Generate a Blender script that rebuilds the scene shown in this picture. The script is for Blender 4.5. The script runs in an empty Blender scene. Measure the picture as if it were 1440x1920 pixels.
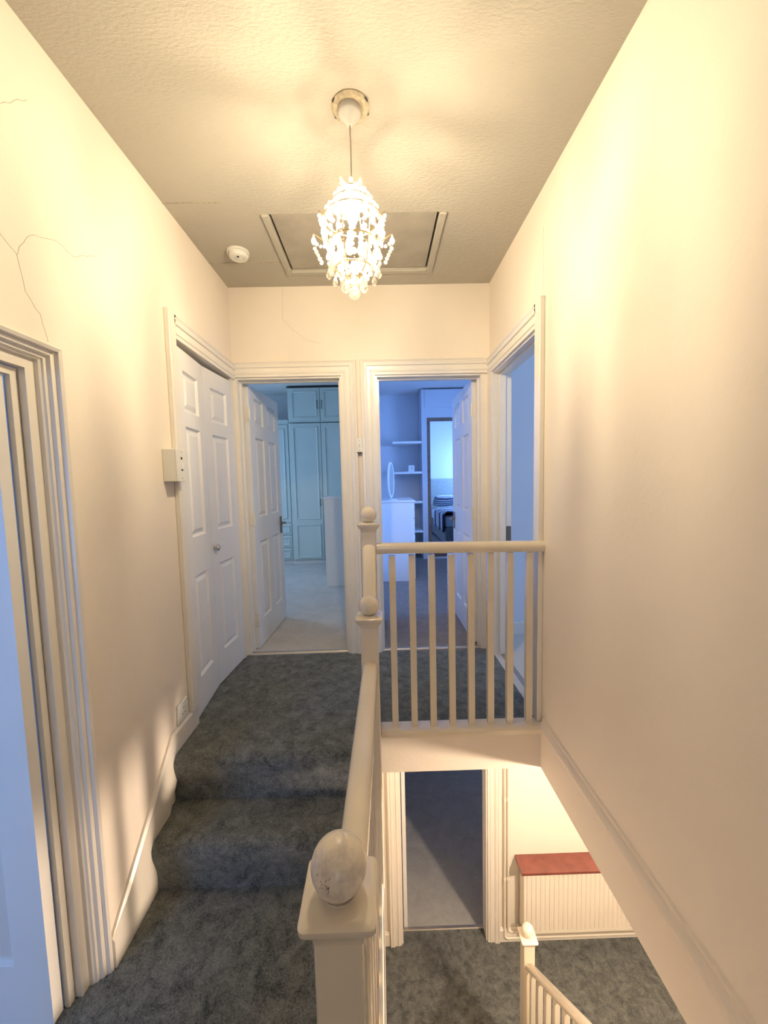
import bpy, bmesh, math, random
from mathutils import Vector, Matrix
random.seed(7)
SC = bpy.context.scene
COL = SC.collection
PI = math.pi
EYE = 4.365                     # camera height above the ground-floor hall

# ------------------------------------------------------------------ camera
F_PX, PITCH, YAW, ROLL = 736.8449, 0.0779, 0.0126, -0.0235
_f = Vector((math.sin(YAW)*math.cos(PITCH), math.cos(YAW)*math.cos(PITCH), -math.sin(PITCH)))
_r = Vector((math.cos(YAW), -math.sin(YAW), 0))
_u = _r.cross(_f)
_r2 = math.cos(ROLL)*_r + math.sin(ROLL)*_u
_u2 = -math.sin(ROLL)*_r + math.cos(ROLL)*_u
cam = bpy.data.objects.new('camera', bpy.data.cameras.new('camera'))
COL.objects.link(cam)
m3 = Matrix((_r2, _u2, -_f)).transposed()
cam.matrix_world = Matrix.Translation((0, 0, EYE)) @ m3.to_4x4()
cam.data.sensor_fit = 'HORIZONTAL'
cam.data.sensor_width = 36.0
cam.data.lens = F_PX*36.0/1440.0
cam.data.clip_start = 0.02
SC.camera = cam

# ------------------------------------------------------------------ world, daylight, exposure
SC.view_settings.view_transform = 'Standard'
SC.view_settings.look = 'None'
SC.view_settings.exposure = 0.1
SC.view_settings.gamma = 1.0
SC.view_settings.use_curve_mapping = False
SC.cycles.sample_clamp_indirect = 5.0
SC.cycles.sample_clamp_direct = 0.0
SC.cycles.max_bounces = 10
SC.cycles.diffuse_bounces = 5
SC.cycles.transparent_max_bounces = 24
SC.cycles.caustics_reflective = False
SC.cycles.caustics_refractive = False
w = bpy.data.worlds.new('sky'); SC.world = w
w.use_nodes = True
w.node_tree.nodes['Background'].inputs[0].default_value = (0.35, 0.55, 1.0, 1)
w.node_tree.nodes['Background'].inputs[1].default_value = 0.8

CHANDELIER_L = 1900.0
HALL_L = 1250.0
WARM = (1.0, 0.82, 0.54)
HALLC = (1.0, 0.78, 0.58)
def daylight(name, loc, rot, sx, sy, power, color):
    l = bpy.data.lights.new(name, 'AREA'); l.shape = 'RECTANGLE'
    l.size = sx; l.size_y = sy; l.energy = power; l.color = color
    o = bpy.data.objects.new(name, l); COL.objects.link(o)
    o.location = (loc[0], loc[1], loc[2]+EYE); o.rotation_euler = rot
    return o
# daylight through the windows of the rooms off the landing, plus one added fill light
daylight('daylight_window_1', (-2.5, -1.48, -0.3), (PI/2, 0, 0), 1.1, 1.1, 62, (0.29, 0.51, 1.0))
daylight('added_fill_light', (-0.1, -3.10, 0.2), (PI/2, 0, 0), 1.0, 1.2, 12, (0.75, 0.86, 1.0))  # cool fill from behind, added to brighten newel, carpet and left wall
daylight('daylight_window_2', (-3.08, 4.9, 0.1), (0, -PI/2, 0), 1.1, 1.3, 50, (0.38, 0.60, 0.95))
daylight('daylight_window_3', (2.48, 3.95, 0.25), (0, PI/2, 0), 0.9, 1.1, 105, (0.22, 0.42, 1.0))
daylight('daylight_window_4', (3.28, 1.5, 0.2), (0, PI/2, 0), 1.1, 1.3, 50, (0.36, 0.56, 1.0))
daylight('daylight_window_5', (2.68, 5.6, -2.9), (0, PI/2, 0), 1.0, 1.2, 15, (0.45, 0.56, 1.0))

# ------------------------------------------------------------------ measures (relative to the eye)
ZU, ZL, ZG, ZC = -1.244, -1.703, -4.365, 1.337
XL, XR, YB = -0.990, 0.794, 2.796
YF = 1.862                       # edge of the upper landing over the stairwell
ZS = -1.455                      # soffit under the upper landing

# ------------------------------------------------------------------ materials
def newmat(name):
    m = bpy.data.materials.new(name); m.use_nodes = True
    nt = m.node_tree
    return m, nt, nt.nodes['Principled BSDF']
def N(nt, typ, **kw):
    n = nt.nodes.new(typ)
    for k, v in kw.items():
        if k in n.inputs: n.inputs[k].default_value = v
        else: setattr(n, k, v)
    return n
def rgba(c): return (c[0], c[1], c[2], 1)
def coords(nt, scale=(1, 1, 1), rot=(0, 0, 0)):
    g = N(nt, 'ShaderNodeNewGeometry')
    mp = N(nt, 'ShaderNodeMapping'); mp.inputs['Scale'].default_value = scale; mp.inputs['Rotation'].default_value = rot
    nt.links.new(g.outputs['Position'], mp.inputs['Vector'])
    return mp.outputs['Vector']
def ocoords(nt, scale=(1, 1, 1)):
    g = N(nt, 'ShaderNodeTexCoord')
    mp = N(nt, 'ShaderNodeMapping'); mp.inputs['Scale'].default_value = scale
    nt.links.new(g.outputs['Object'], mp.inputs['Vector'])
    return mp.outputs['Vector']
def paint(name, c, rough=0.5, var=0.05, vscale=2.0, bump=0.0, bscale=60.0, bdist=0.002, spec=0.5, coat=0.0, c2=None, stretch=(1, 1, 1)):
    m, nt, p = newmat(name)
    v = coords(nt)
    n1 = N(nt, 'ShaderNodeTexNoise', Scale=vscale, Detail=4.0)
    nt.links.new(v, n1.inputs['Vector'])
    r = N(nt, 'ShaderNodeMapRange'); r.inputs[1].default_value = 0.3; r.inputs[2].default_value = 0.7
    nt.links.new(n1.outputs[0], r.inputs[0])
    mx = N(nt, 'ShaderNodeMix', data_type='RGBA')
    d = c2 or tuple(x*(1-2*var) for x in c)
    mx.inputs[6].default_value = rgba(c); mx.inputs[7].default_value = rgba(d)
    nt.links.new(r.outputs[0], mx.inputs[0]); nt.links.new(mx.outputs[2], p.inputs['Base Color'])
    p.inputs['Roughness'].default_value = rough
    p.inputs['Specular IOR Level'].default_value = spec
    if coat: p.inputs['Coat Weight'].default_value = coat; p.inputs['Coat Roughness'].default_value = 0.12
    if bump:
        v2 = coords(nt, stretch)
        n2 = N(nt, 'ShaderNodeTexNoise', Scale=bscale, Detail=3.0)
        nt.links.new(v2, n2.inputs['Vector'])
        b = N(nt, 'ShaderNodeBump', Strength=bump, Distance=bdist)
        nt.links.new(n2.outputs[0], b.inputs['Height']); nt.links.new(b.outputs[0], p.inputs['Normal'])
    return m
def carpet(name, dark, light, scale=9.0, bump=0.8, spread=(0.35, 0.68)):
    m, nt, p = newmat(name)
    v = coords(nt)
    w_ = N(nt, 'ShaderNodeTexNoise', Scale=scale, Detail=6.0, Roughness=0.78, Distortion=0.5)
    f_ = N(nt, 'ShaderNodeTexNoise', Scale=150.0, Detail=3.0, Roughness=0.8)
    nt.links.new(v, w_.inputs['Vector']); nt.links.new(v, f_.inputs['Vector'])
    a = N(nt, 'ShaderNodeMath', operation='MULTIPLY_ADD'); a.inputs[1].default_value = 0.55
    nt.links.new(w_.outputs[0], a.inputs[0])
    s = N(nt, 'ShaderNodeMath', operation='MULTIPLY'); s.inputs[1].default_value = 0.45
    nt.links.new(f_.outputs[0], s.inputs[0]); nt.links.new(s.outputs[0], a.inputs[2])
    r = N(nt, 'ShaderNodeMapRange'); r.inputs[1].default_value = spread[0]; r.inputs[2].default_value = spread[1]
    nt.links.new(a.outputs[0], r.inputs[0])
    mx = N(nt, 'ShaderNodeMix', data_type='RGBA')
    mx.inputs[6].default_value = rgba(dark); mx.inputs[7].default_value = rgba(light)
    nt.links.new(r.outputs[0], mx.inputs[0]); nt.links.new(mx.outputs[2], p.inputs['Base Color'])
    p.inputs['Roughness'].default_value = 1.0; p.inputs['Specular IOR Level'].default_value = 0.1
    p.inputs['Sheen Weight'].default_value = 0.15
    n3 = N(nt, 'ShaderNodeTexNoise', Scale=260.0, Detail=2.0)
    nt.links.new(v, n3.inputs['Vector'])
    ad = N(nt, 'ShaderNodeMath', operation='ADD')
    nt.links.new(n3.outputs[0], ad.inputs[0]); nt.links.new(w_.outputs[0], ad.inputs[1])
    b = N(nt, 'ShaderNodeBump', Strength=bump, Distance=0.006)
    nt.links.new(ad.outputs[0], b.inputs['Height']); nt.links.new(b.outputs[0], p.inputs['Normal'])
    return m
def metal(name, c, rough=0.3):
    m, nt, p = newmat(name)
    n1 = N(nt, 'ShaderNodeTexNoise', Scale=40.0)
    r = N(nt, 'ShaderNodeMapRange'); r.inputs[3].default_value = rough*0.8; r.inputs[4].default_value = rough*1.25
    nt.links.new(coords(nt), n1.inputs['Vector']); nt.links.new(n1.outputs[0], r.inputs[0]); nt.links.new(r.outputs[0], p.inputs['Roughness'])
    p.inputs['Base Color'].default_value = rgba(c); p.inputs['Metallic'].default_value = 1.0
    return m
def emit(name, c, s):
    m = bpy.data.materials.new(name); m.use_nodes = True; nt = m.node_tree
    nt.nodes.clear()
    e = N(nt, 'ShaderNodeEmission', Strength=s); e.inputs[0].default_value = rgba(c)
    o = N(nt, 'ShaderNodeOutputMaterial'); nt.links.new(e.outputs[0], o.inputs[0])
    return m
def clear_glass(name, tint=(1, 1, 1), body=0.0, gloss=0.12):
    """thin clear glass: lets light through, glints, scatters a little"""
    m = bpy.data.materials.new(name); m.use_nodes = True; nt = m.node_tree
    nt.nodes.clear()
    t = N(nt, 'ShaderNodeBsdfTransparent'); t.inputs[0].default_value = rgba(tint)
    g = N(nt, 'ShaderNodeBsdfGlossy', Roughness=0.08)
    tr = N(nt, 'ShaderNodeBsdfTranslucent'); tr.inputs[0].default_value = (1, 0.97, 0.92, 1)
    df = N(nt, 'ShaderNodeBsdfDiffuse'); df.inputs[0].default_value = (1, 0.97, 0.92, 1)
    m0 = N(nt, 'ShaderNodeMixShader', Fac=0.5)
    nt.links.new(tr.outputs[0], m0.inputs[1]); nt.links.new(df.outputs[0], m0.inputs[2])
    m1 = N(nt, 'ShaderNodeMixShader', Fac=body)
    nt.links.new(t.outputs[0], m1.inputs[1]); nt.links.new(m0.outputs[0], m1.inputs[2])
    m2 = N(nt, 'ShaderNodeMixShader', Fac=gloss)
    nt.links.new(m1.outputs[0], m2.inputs[1]); nt.links.new(g.outputs[0], m2.inputs[2])
    o = N(nt, 'ShaderNodeOutputMaterial'); nt.links.new(m2.outputs[0], o.inputs[0])
    return m

M = {}
M['wall'] = paint('wall_emulsion', (0.815, 0.735, 0.640), 0.75, 0.025, 2.2, 0.25, 45.0, 0.003)
M['wall_hall'] = paint('hall_emulsion', (0.80, 0.74, 0.65), 0.75, 0.02, 2.2, 0.2, 45.0, 0.003)
M['wall_cool'] = paint('bedroom_emulsion', (0.72, 0.74, 0.78), 0.8, 0.02, 1.5, 0.15, 60.0, 0.002)
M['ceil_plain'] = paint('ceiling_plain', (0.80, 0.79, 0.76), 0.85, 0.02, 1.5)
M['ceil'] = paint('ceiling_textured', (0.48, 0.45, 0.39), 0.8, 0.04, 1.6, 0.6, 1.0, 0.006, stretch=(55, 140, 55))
M['hatchply'] = paint('hatch_board', (0.42, 0.385, 0.33), 0.75, 0.10, 7.0, 0.15, 30.0)
M['gloss'] = paint('cream_gloss', (0.76, 0.68, 0.55), 0.22, 0.03, 6.0, 0.12, 35.0, 0.0015, coat=0.7)
M['trim'] = paint('white_gloss', (0.80, 0.75, 0.67), 0.3, 0.02, 5.0, 0.12, 30.0, 0.0015, coat=0.3)
M['doorw'] = paint('door_white', (0.78, 0.76, 0.74), 0.4, 0.02, 5.0, 0.1, 80.0, 0.001, stretch=(1, 1, 0.08))
M['ward'] = paint('wardrobe_paint', (0.56, 0.64, 0.61), 0.45, 0.02, 5.0)
M['ward2'] = paint('grey_white_wardrobe', (0.56, 0.58, 0.62), 0.5, 0.01, 3.0)
M['white'] = paint('white_laminate', (0.82, 0.82, 0.82), 0.45, 0.01, 3.0)
M['plastic'] = paint('white_plastic', (0.78, 0.77, 0.72), 0.35, 0.02, 8.0)
M['oldplastic'] = paint('aged_plastic', (0.70, 0.64, 0.52), 0.4, 0.05, 20.0)
M['plaster'] = paint('rose_plaster', (0.62, 0.53, 0.38), 0.8, 0.2, 60.0, 0.4, 90.0)
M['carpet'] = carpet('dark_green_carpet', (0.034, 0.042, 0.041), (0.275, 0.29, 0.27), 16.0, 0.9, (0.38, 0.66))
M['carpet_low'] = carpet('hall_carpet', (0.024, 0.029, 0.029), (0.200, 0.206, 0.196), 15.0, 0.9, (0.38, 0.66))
M['carpet_grey'] = carpet('grey_carpet', (0.22, 0.22, 0.215), (0.36, 0.355, 0.34), 6.0, 0.4)
M['carpet_beige'] = carpet('beige_carpet', (0.45, 0.41, 0.37), (0.66, 0.61, 0.55), 5.0, 0.35)
M['carpet_brown'] = carpet('brown_carpet', (0.16, 0.14, 0.13), (0.34, 0.29, 0.26), 14.0, 0.5)
M['vinyl'] = paint('pale_vinyl', (0.62, 0.58, 0.52), 0.4, 0.06, 3.0)
M['black'] = paint('black_metal', (0.03, 0.03, 0.03), 0.4, 0.1, 9.0)
M['dark'] = paint('dark_gap', (0.05, 0.045, 0.04), 0.9, 0.1, 9.0)
M['crack'] = paint('plaster_crack', (0.55, 0.47, 0.38), 0.9, 0.2, 90.0)
M['redwood'] = paint('red_varnish', (0.20, 0.055, 0.042), 0.25, 0.15, 12.0, 0.1, 40.0, coat=0.5, stretch=(1, 8, 8))
M['wood'] = paint('dark_wood', (0.22, 0.125, 0.085), 0.45, 0.2, 25.0, 0.1, 40.0, stretch=(6, 6, 1))
M['chrome'] = metal('chrome', (0.62, 0.58, 0.52), 0.25)
M['brass'] = metal('brass', (0.75, 0.58, 0.30), 0.3)
M['bronze'] = metal('bronze', (0.30, 0.24, 0.19), 0.4)
M['strip'] = metal('threshold_metal', (0.52, 0.47, 0.40), 0.45)
M['mirror'] = metal('mirror_silver', (0.93, 0.94, 0.95), 0.015)
M['crystal'] = clear_glass('cut_crystal', (1, 0.99, 0.96), 0.42, 0.10)
M['pane'] = clear_glass('window_glass', (0.97, 0.99, 1.0), 0.0, 0.06)
M['bulb'] = emit('lit_bulb', WARM, CHANDELIER_L)
M['hallbulb'] = emit('lit_hall_bulb', HALLC, HALL_L)
M['radiator'] = paint('radiator_enamel', (0.80, 0.74, 0.64), 0.35, 0.02, 4.0)
M['headboard'] = paint('headboard_fabric', (0.42, 0.45, 0.40), 0.9, 0.1, 30.0, 0.3, 200.0)
M['divan'] = paint('divan_fabric', (0.33, 0.32, 0.30), 0.95, 0.1, 30.0)
M['sheet'] = paint('pale_sheet', (0.70, 0.78, 0.82), 0.9, 0.04, 6.0, 0.3, 25.0, 0.01)

def striped(name, axis_scale, cols):
    m, nt, p = newmat(name)
    v = ocoords(nt, axis_scale)
    wv = N(nt, 'ShaderNodeTexWave', Scale=1.0, Distortion=1.2, Detail=1.0); wv.bands_direction = 'Y'
    wv.inputs['Detail Scale'].default_value = 0.6
    nt.links.new(v, wv.inputs['Vector'])
    cr = N(nt, 'ShaderNodeValToRGB'); cr.color_ramp.interpolation = 'CONSTANT'
    e = cr.color_ramp.elements
    e[0].position = 0; e[0].color = rgba(cols[0]); e[1].position = 0.35; e[1].color = rgba(cols[1])
    x = e.new(0.6); x.color = rgba(cols[2]); x = e.new(0.82); x.color = rgba(cols[3])
    nt.links.new(wv.outputs[0], cr.inputs[0]); nt.links.new(cr.outputs[0], p.inputs['Base Color'])
    p.inputs['Roughness'].default_value = 0.9
    return m
M['stripes'] = striped('striped_cotton', (1.0, 1.7, 1.0), ((0.05, 0.05, 0.09), (0.55, 0.56, 0.60), (0.12, 0.10, 0.14), (0.70, 0.72, 0.75)))

# worn white paint on the nearest ball finial
def worn():
    m, nt, p = newmat('worn_cream_paint')
    v = coords(nt)
    n1 = N(nt, 'ShaderNodeTexNoise', Scale=34.0, Detail=5.0, Roughness=0.65)
    nt.links.new(v, n1.inputs['Vector'])
    r = N(nt, 'ShaderNodeMapRange'); r.inputs[1].default_value = 0.42; r.inputs[2].default_value = 0.6
    nt.links.new(n1.outputs[0], r.inputs[0])
    mx = N(nt, 'ShaderNodeMix', data_type='RGBA')
    mx.inputs[6].default_value = (0.74, 0.66, 0.54, 1); mx.inputs[7].default_value = (0.56, 0.50, 0.45, 1)
    nt.links.new(r.outputs[0], mx.inputs[0])
    nt.links.new(mx.outputs[2], p.inputs['Base Color'])
    p.inputs['Roughness'].default_value = 0.35
    p.inputs['Coat Weight'].default_value = 0.3
    b = N(nt, 'ShaderNodeBump', Strength=0.25, Distance=0.002)
    nt.links.new(n1.outputs[0], b.inputs['Height']); nt.links.new(b.outputs[0], p.inputs['Normal'])
    return m
M['worn'] = worn()

# ------------------------------------------------------------------ mesh helpers
def ploc(parent):
    v = Vector((0, 0, 0))
    while parent is not None:
        v += parent.location; parent = parent.parent
    return v
class MB:
    """collects geometry in eye-relative coordinates; build() links it as ONE mesh object"""
    def __init__(s): s.v = []; s.f = []
    def add(s, vs, fs):
        k = len(s.v); s.v += [tuple(p) for p in vs]; s.f += [tuple(i+k for i in f) for f in fs]; return s
    def box(s, x0, x1, y0, y1, z0, z1):
        x0, x1 = sorted((x0, x1)); y0, y1 = sorted((y0, y1)); z0, z1 = sorted((z0, z1))
        vs = [(x0,y0,z0),(x1,y0,z0),(x1,y1,z0),(x0,y1,z0),(x0,y0,z1),(x1,y0,z1),(x1,y1,z1),(x0,y1,z1)]
        return s.add(vs, [(0,3,2,1),(4,5,6,7),(0,1,5,4),(1,2,6,5),(2,3,7,6),(3,0,4,7)])
    def prism(s, prof, axis, a0, a1):
        """closed 2-D profile extruded along an axis; profile is (y,z) for x, (x,z) for y, (x,y) for z"""
        def P(q, a):
            return (a, q[0], q[1]) if axis == 'x' else (q[0], a, q[1]) if axis == 'y' else (q[0], q[1], a)
        n = len(prof)
        vs = [P(q, a0) for q in prof] + [P(q, a1) for q in prof]
        fs = [tuple(range(n)), tuple(range(2*n-1, n-1, -1))]
        fs += [(i, i+n, (i+1) % n+n, (i+1) % n) for i in range(n)]
        return s.add(vs, fs)
    def lathe(s, prof, c, n=20, axis='z'):
        rings = []; vs = []; fs = []
        for r, h in prof:
            if r < 1e-6: rings.append([len(vs)]); pts = [(0, 0)]
            else:
                rings.append(list(range(len(vs), len(vs)+n)))
                pts = [(r*math.cos(2*PI*i/n), r*math.sin(2*PI*i/n)) for i in range(n)]
            for a, b in pts:
                vs.append({'z': (c[0]+a, c[1]+b, c[2]+h), 'y': (c[0]+a, c[1]+h, c[2]+b), 'x': (c[0]+h, c[1]+a, c[2]+b)}[axis])
        for A, B in zip(rings, rings[1:]):
            if len(A) == 1 and len(B) == 1: continue
            for i in range(n):
                j = (i+1) % n
                if len(A) == 1: fs.append((A[0], B[i], B[j]))
                elif len(B) == 1: fs.append((A[i], B[0], A[j]))
                else: fs.append((A[i], B[i], B[j], A[j]))
        return s.add(vs, fs)
    def sphere(s, c, r, n=24, m=14, sz=1.0):
        return s.lathe([(r*math.sin(PI*i/m), -r*sz*math.cos(PI*i/m)) for i in range(m+1)], c, n)
    def tube(s, path, r, n=8, cap=True):
        path = [Vector(p) for p in path]; rings = []; vs = []
        prev = None
        for i, p in enumerate(path):
            t = (path[min(i+1, len(path)-1)]-path[max(i-1, 0)]).normalized()
            if prev is None:
                a = t.orthogonal().normalized()
            else:
                a = (prev - t*prev.dot(t)).normalized()
            prev = a; b = t.cross(a)
            rings.append(list(range(len(vs), len(vs)+n)))
            rr = r[i] if isinstance(r, (list, tuple)) else r
            vs += [p+rr*(math.cos(2*PI*k/n)*a+math.sin(2*PI*k/n)*b) for k in range(n)]
        fs = []
        for A, B in zip(rings, rings[1:]):
            fs += [(A[k], A[(k+1) % n], B[(k+1) % n], B[k]) for k in range(n)]
        if cap: fs += [tuple(reversed(rings[0])), tuple(rings[-1])]
        return s.add(vs, fs)
    def sweep(s, prof, path, up=(0, 0, 1)):
        """2-D profile (side, up) swept straight between two points"""
        a, b = Vector(path[0]), Vector(path[1]); t = (b-a).normalized(); u = Vector(up)
        side = t.cross(u).normalized(); u2 = side.cross(t)
        n = len(prof)
        vs = [a+side*q[0]+u*q[1] for q in prof]+[b+side*q[0]+u*q[1] for q in prof]
        fs = [tuple(range(n)), tuple(range(2*n-1, n-1, -1))]+[(i, i+n, (i+1) % n+n, (i+1) % n) for i in range(n)]
        return s.add(vs, fs)
    def cells(s, axis, a0, a1, us, vs_, solid):
        """slab between a0 and a1 along axis, made of grid cells; solid(i,j) tells which exist; only outer faces are made"""
        def P(u, v, a):
            return (a, u, v) if axis == 'x' else (u, a, v) if axis == 'y' else (u, v, a)
        nu, nv = len(us)-1, len(vs_)-1
        S = lambda i, j: 0 <= i < nu and 0 <= j < nv and solid(i, j)
        idx = {}; V = []; Fs = []
        def g(i, j, k):
            if (i, j, k) not in idx: idx[(i, j, k)] = len(V); V.append(P(us[i], vs_[j], (a0, a1)[k]))
            return idx[(i, j, k)]
        for i in range(nu):
            for j in range(nv):
                if not S(i, j): continue
                Fs.append((g(i,j,0), g(i+1,j,0), g(i+1,j+1,0), g(i,j+1,0)))
                Fs.append((g(i,j,1), g(i,j+1,1), g(i+1,j+1,1), g(i+1,j,1)))
                if not S(i-1, j): Fs.append((g(i,j,0), g(i,j+1,0), g(i,j+1,1), g(i,j,1)))
                if not S(i+1, j): Fs.append((g(i+1,j,0), g(i+1,j,1), g(i+1,j+1,1), g(i+1,j+1,0)))
                if not S(i, j-1): Fs.append((g(i,j,0), g(i,j,1), g(i+1,j,1), g(i+1,j,0)))
                if not S(i, j+1): Fs.append((g(i,j+1,0), g(i+1,j+1,0), g(i+1,j+1,1), g(i,j+1,1)))
        return s.add(V, Fs)
    def wall(s, axis, a0, a1, u0, u1, v0, v1, holes=()):
        us = sorted({u0, u1} | {h[0] for h in holes} | {h[1] for h in holes})
        vs_ = sorted({v0, v1} | {h[2] for h in holes} | {h[3] for h in holes})
        us = [u for u in us if u0 <= u <= u1]; vs_ = [v for v in vs_ if v0 <= v <= v1]
        def solid(i, j):
            u, v = (us[i]+us[i+1])/2, (vs_[j]+vs_[j+1])/2
            return not any(h[0] < u < h[1] and h[2] < v < h[3] for h in holes)
        return s.cells(axis, a0, a1, us, vs_, solid)
    def mould(s, axis, base, sgn, lines):
        """moulding on a wall plane: lines = list of (polyline in wall coords (u,z), height off the wall)"""
        def P(q, h):
            a = base+sgn*h
            return (a, q[0], q[1]) if axis == 'x' else (q[0], a, q[1])
        rings = []
        for pl, h in lines:
            rings.append(range(len(s.v), len(s.v)+len(pl))); s.v += [P(q, h) for q in pl]
        for A, B in zip(rings, rings[1:]):
            for i in range(len(A)-1): s.f.append((A[i], A[i+1], B[i+1], B[i]))
        return s
    def mesh(s, name, mat, off=Vector((0, 0, 0)), smooth=None):
        me = bpy.data.meshes.new(name)
        me.from_pydata([(p[0]-off[0], p[1]-off[1], p[2]-off[2]) for p in s.v], [], s.f)
        bm = bmesh.new(); bm.from_mesh(me)
        bmesh.ops.recalc_face_normals(bm, faces=bm.faces); bm.to_mesh(me); bm.free()
        me.materials.append(mat)
        if smooth is not None:
            for p in me.polygons: p.use_smooth = True
            me.set_sharp_from_angle(angle=math.radians(smooth))
        return me
    def build(s, name, mat, parent=None, smooth=None, bevel=0.0, seg=2):
        off = ploc(parent) - Vector((0, 0, EYE))
        o = bpy.data.objects.new(name, s.mesh(name, mat, off, smooth)); COL.objects.link(o)
        if parent is not None: o.parent = parent
        if bevel:
            b = o.modifiers.new('edge', 'BEVEL'); b.width = bevel; b.segments = seg; b.limit_method = 'ANGLE'; b.angle_limit = 0.6
            for p in o.data.polygons: p.use_smooth = True
            o.data.set_sharp_from_angle(angle=math.radians(35))
            o.modifiers.new('wn', 'WEIGHTED_NORMAL').keep_sharp = True
        return o
def tag(o, label=None, cat=None, group=None, kind=None):
    if label: o['label'] = label
    if cat: o['category'] = cat
    if group: o['group'] = group
    if kind: o['kind'] = kind
    return o
def root(name, loc, label, cat, group=None, kind=None):
    o = bpy.data.objects.new(name, None); COL.objects.link(o)
    o.location = (loc[0], loc[1], loc[2]+EYE); o.empty_display_size = 0.05
    return tag(o, label, cat, group, kind)
def struct(name, mb, mat, label, cat, **kw):
    return tag(mb.build(name, mat, **kw), label, cat, kind='structure')
def inst(name, me, loc, parent, rot=(0, 0, 0), scale=(1, 1, 1)):
    o = bpy.data.objects.new(name, me); COL.objects.link(o)
    p = ploc(parent)
    o.location = (loc[0]-p[0], loc[1]-p[1], loc[2]+EYE-p[2]); o.rotation_euler = rot; o.scale = scale
    o.parent = parent
    return o
def rrect(w_, h, r, n=4, cx=0, cy=0):
    out = []
    for k, (sx, sy) in enumerate(((1, 1), (-1, 1), (-1, -1), (1, -1))):
        for i in range(n+1):
            a = PI/2*k+PI/2*i/n
            out.append((cx+sx*(w_/2-r)+r*math.cos(a), cy+sy*(h/2-r)+r*math.sin(a)))
    return out

# ================================================================== THE SETTING
# door openings (wall coordinates)
A_Y0, A_Y1, A_Z = 0.45, 1.205, 0.360          # bedroom door on the left wall, lower landing
C_Y0, C_Y1, C_Z = 1.985, 2.765, 0.722         # cupboard
D1_X0, D1_X1, D_Z = -0.972, -0.241, 0.735     # back wall, left room
D2_X0, D2_X1 = -0.004, 0.742                  # back wall, right room
R_Y0, R_Y1, R_Z = 1.942, 2.712, 0.722         # right wall
H_X0, H_X1, H_Z = 0.118, 0.932, -2.35         # hall door below
T = 0.11

# landing and stairwell walls
wl = struct('wall_left', MB().wall('x', XL-T, XL, -3.00, YB, ZL-0.25, ZC+0.1, [(A_Y0-0.06, A_Y1+0.06, ZL-0.21, A_Z+0.06), (C_Y0, C_Y1, ZU-0.02, C_Z)]), M['wall'],
       'cream painted wall with hairline cracks on the left side of the landing', 'wall')
wb = struct('wall_back', MB().wall('y', YB, YB+0.12, -1.75, XR+0.12, ZS, 1.50, [(D1_X0, D1_X1, ZU-0.02, D_Z), (D2_X0, D2_X1, ZU-0.02, D_Z)]), M['wall'],
       'cream wall over the two open bedroom doors at the end of the landing', 'wall')
wr = struct('wall_right', MB().wall('x', XR, XR+0.12, -3.00, YB, ZS, ZC+0.1, [(R_Y0, R_Y1, ZU-0.02, R_Z)]), M['wall'],
       'tall cream wall along the right side of the stairwell', 'wall')
struct('wall_front', MB().wall('y', -3.12, -3.00, XL-T, 3.3, ZG-0.1, ZC+0.1, [(-0.6, 0.4, -0.4, 0.8)]), M['wall'], 'cream wall closing the stairwell behind the viewer', 'wall')
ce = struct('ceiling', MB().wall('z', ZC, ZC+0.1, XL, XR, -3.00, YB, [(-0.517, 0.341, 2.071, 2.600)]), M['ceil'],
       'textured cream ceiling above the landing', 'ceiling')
# upper landing floor and lower landing floor
def steps_profile(y0, y1, z0, z1, r=0.040, over=0.030):
    """tread with full rounded carpeted nosing facing -Y, the riser curving back below it"""
    pts = [(y1, z0), (y1, z1)]
    for i in range(9):
        a = PI/2+PI/2*i/8
        pts.append((y0-over+r+r*math.cos(a), z1-r*0.9+r*0.9*math.sin(a)))
    n = 8
    za, zb = z1-r*0.9, max(z0+0.002, z1-0.17)
    for i in range(1, n+1):
        t = i/n
        pts.append((y0-over+over*(0.5-0.5*math.cos(PI*t)), za+(zb-za)*t))
    if zb-z0 > 0.004: pts.append((y0, z0))
    return pts
fl = MB()
fl.prism(steps_profile(1.752, YB, -1.50, ZU), 'x', XL, -0.022)
fl.box(-0.022, XR, YF+0.012, YB, ZS+0.012, ZU)
struct('floor', fl, M['carpet'], 'dark green carpet of the upper landing', 'floor', smooth=40)
fl2 = MB().cells('z', ZL-0.2, ZL, [XL-0.090, XL, -0.022, XR], [-3.00, -0.25, A_Y0-0.05, A_Y1+0.05, 1.56], lambda i, j: (i == 0 and j == 2) or i == 1 or (i == 2 and j == 0))
struct('floor', fl2, M['carpet'], 'dark green carpet of the lower landing in the foreground', 'floor')
st = root('staircase', (-0.5, 1.55, ZL), 'carpeted steps rising from the lower to the upper landing', 'stairs', kind='structure')
MB().prism(steps_profile(1.548, 1.76, ZL, -1.473), 'x', XL, -0.022).build('step', M['carpet'], st, smooth=40)
# flight from the hall up towards the viewer
st2 = root('staircase', (0.47, 2.45, ZG), 'carpeted flight rising from the ground-floor hall towards the viewer', 'stairs', kind='structure')
NR = 13; RIS = (ZL-ZG)/NR; GO = 0.225
for k in range(NR-1):
    y = 2.45-GO*k
    pr = [(-q[0], q[1]) for q in steps_profile(-y, -(y-GO-0.02), ZG+RIS*max(0, k-1), ZG+RIS*(k+1))]
    # going towards -Y: mirror the profile so that the riser faces +Y
    MB().prism(pr, 'x', -0.038, 0.985).build('step', M['carpet_low'], st2, smooth=40)
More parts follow.
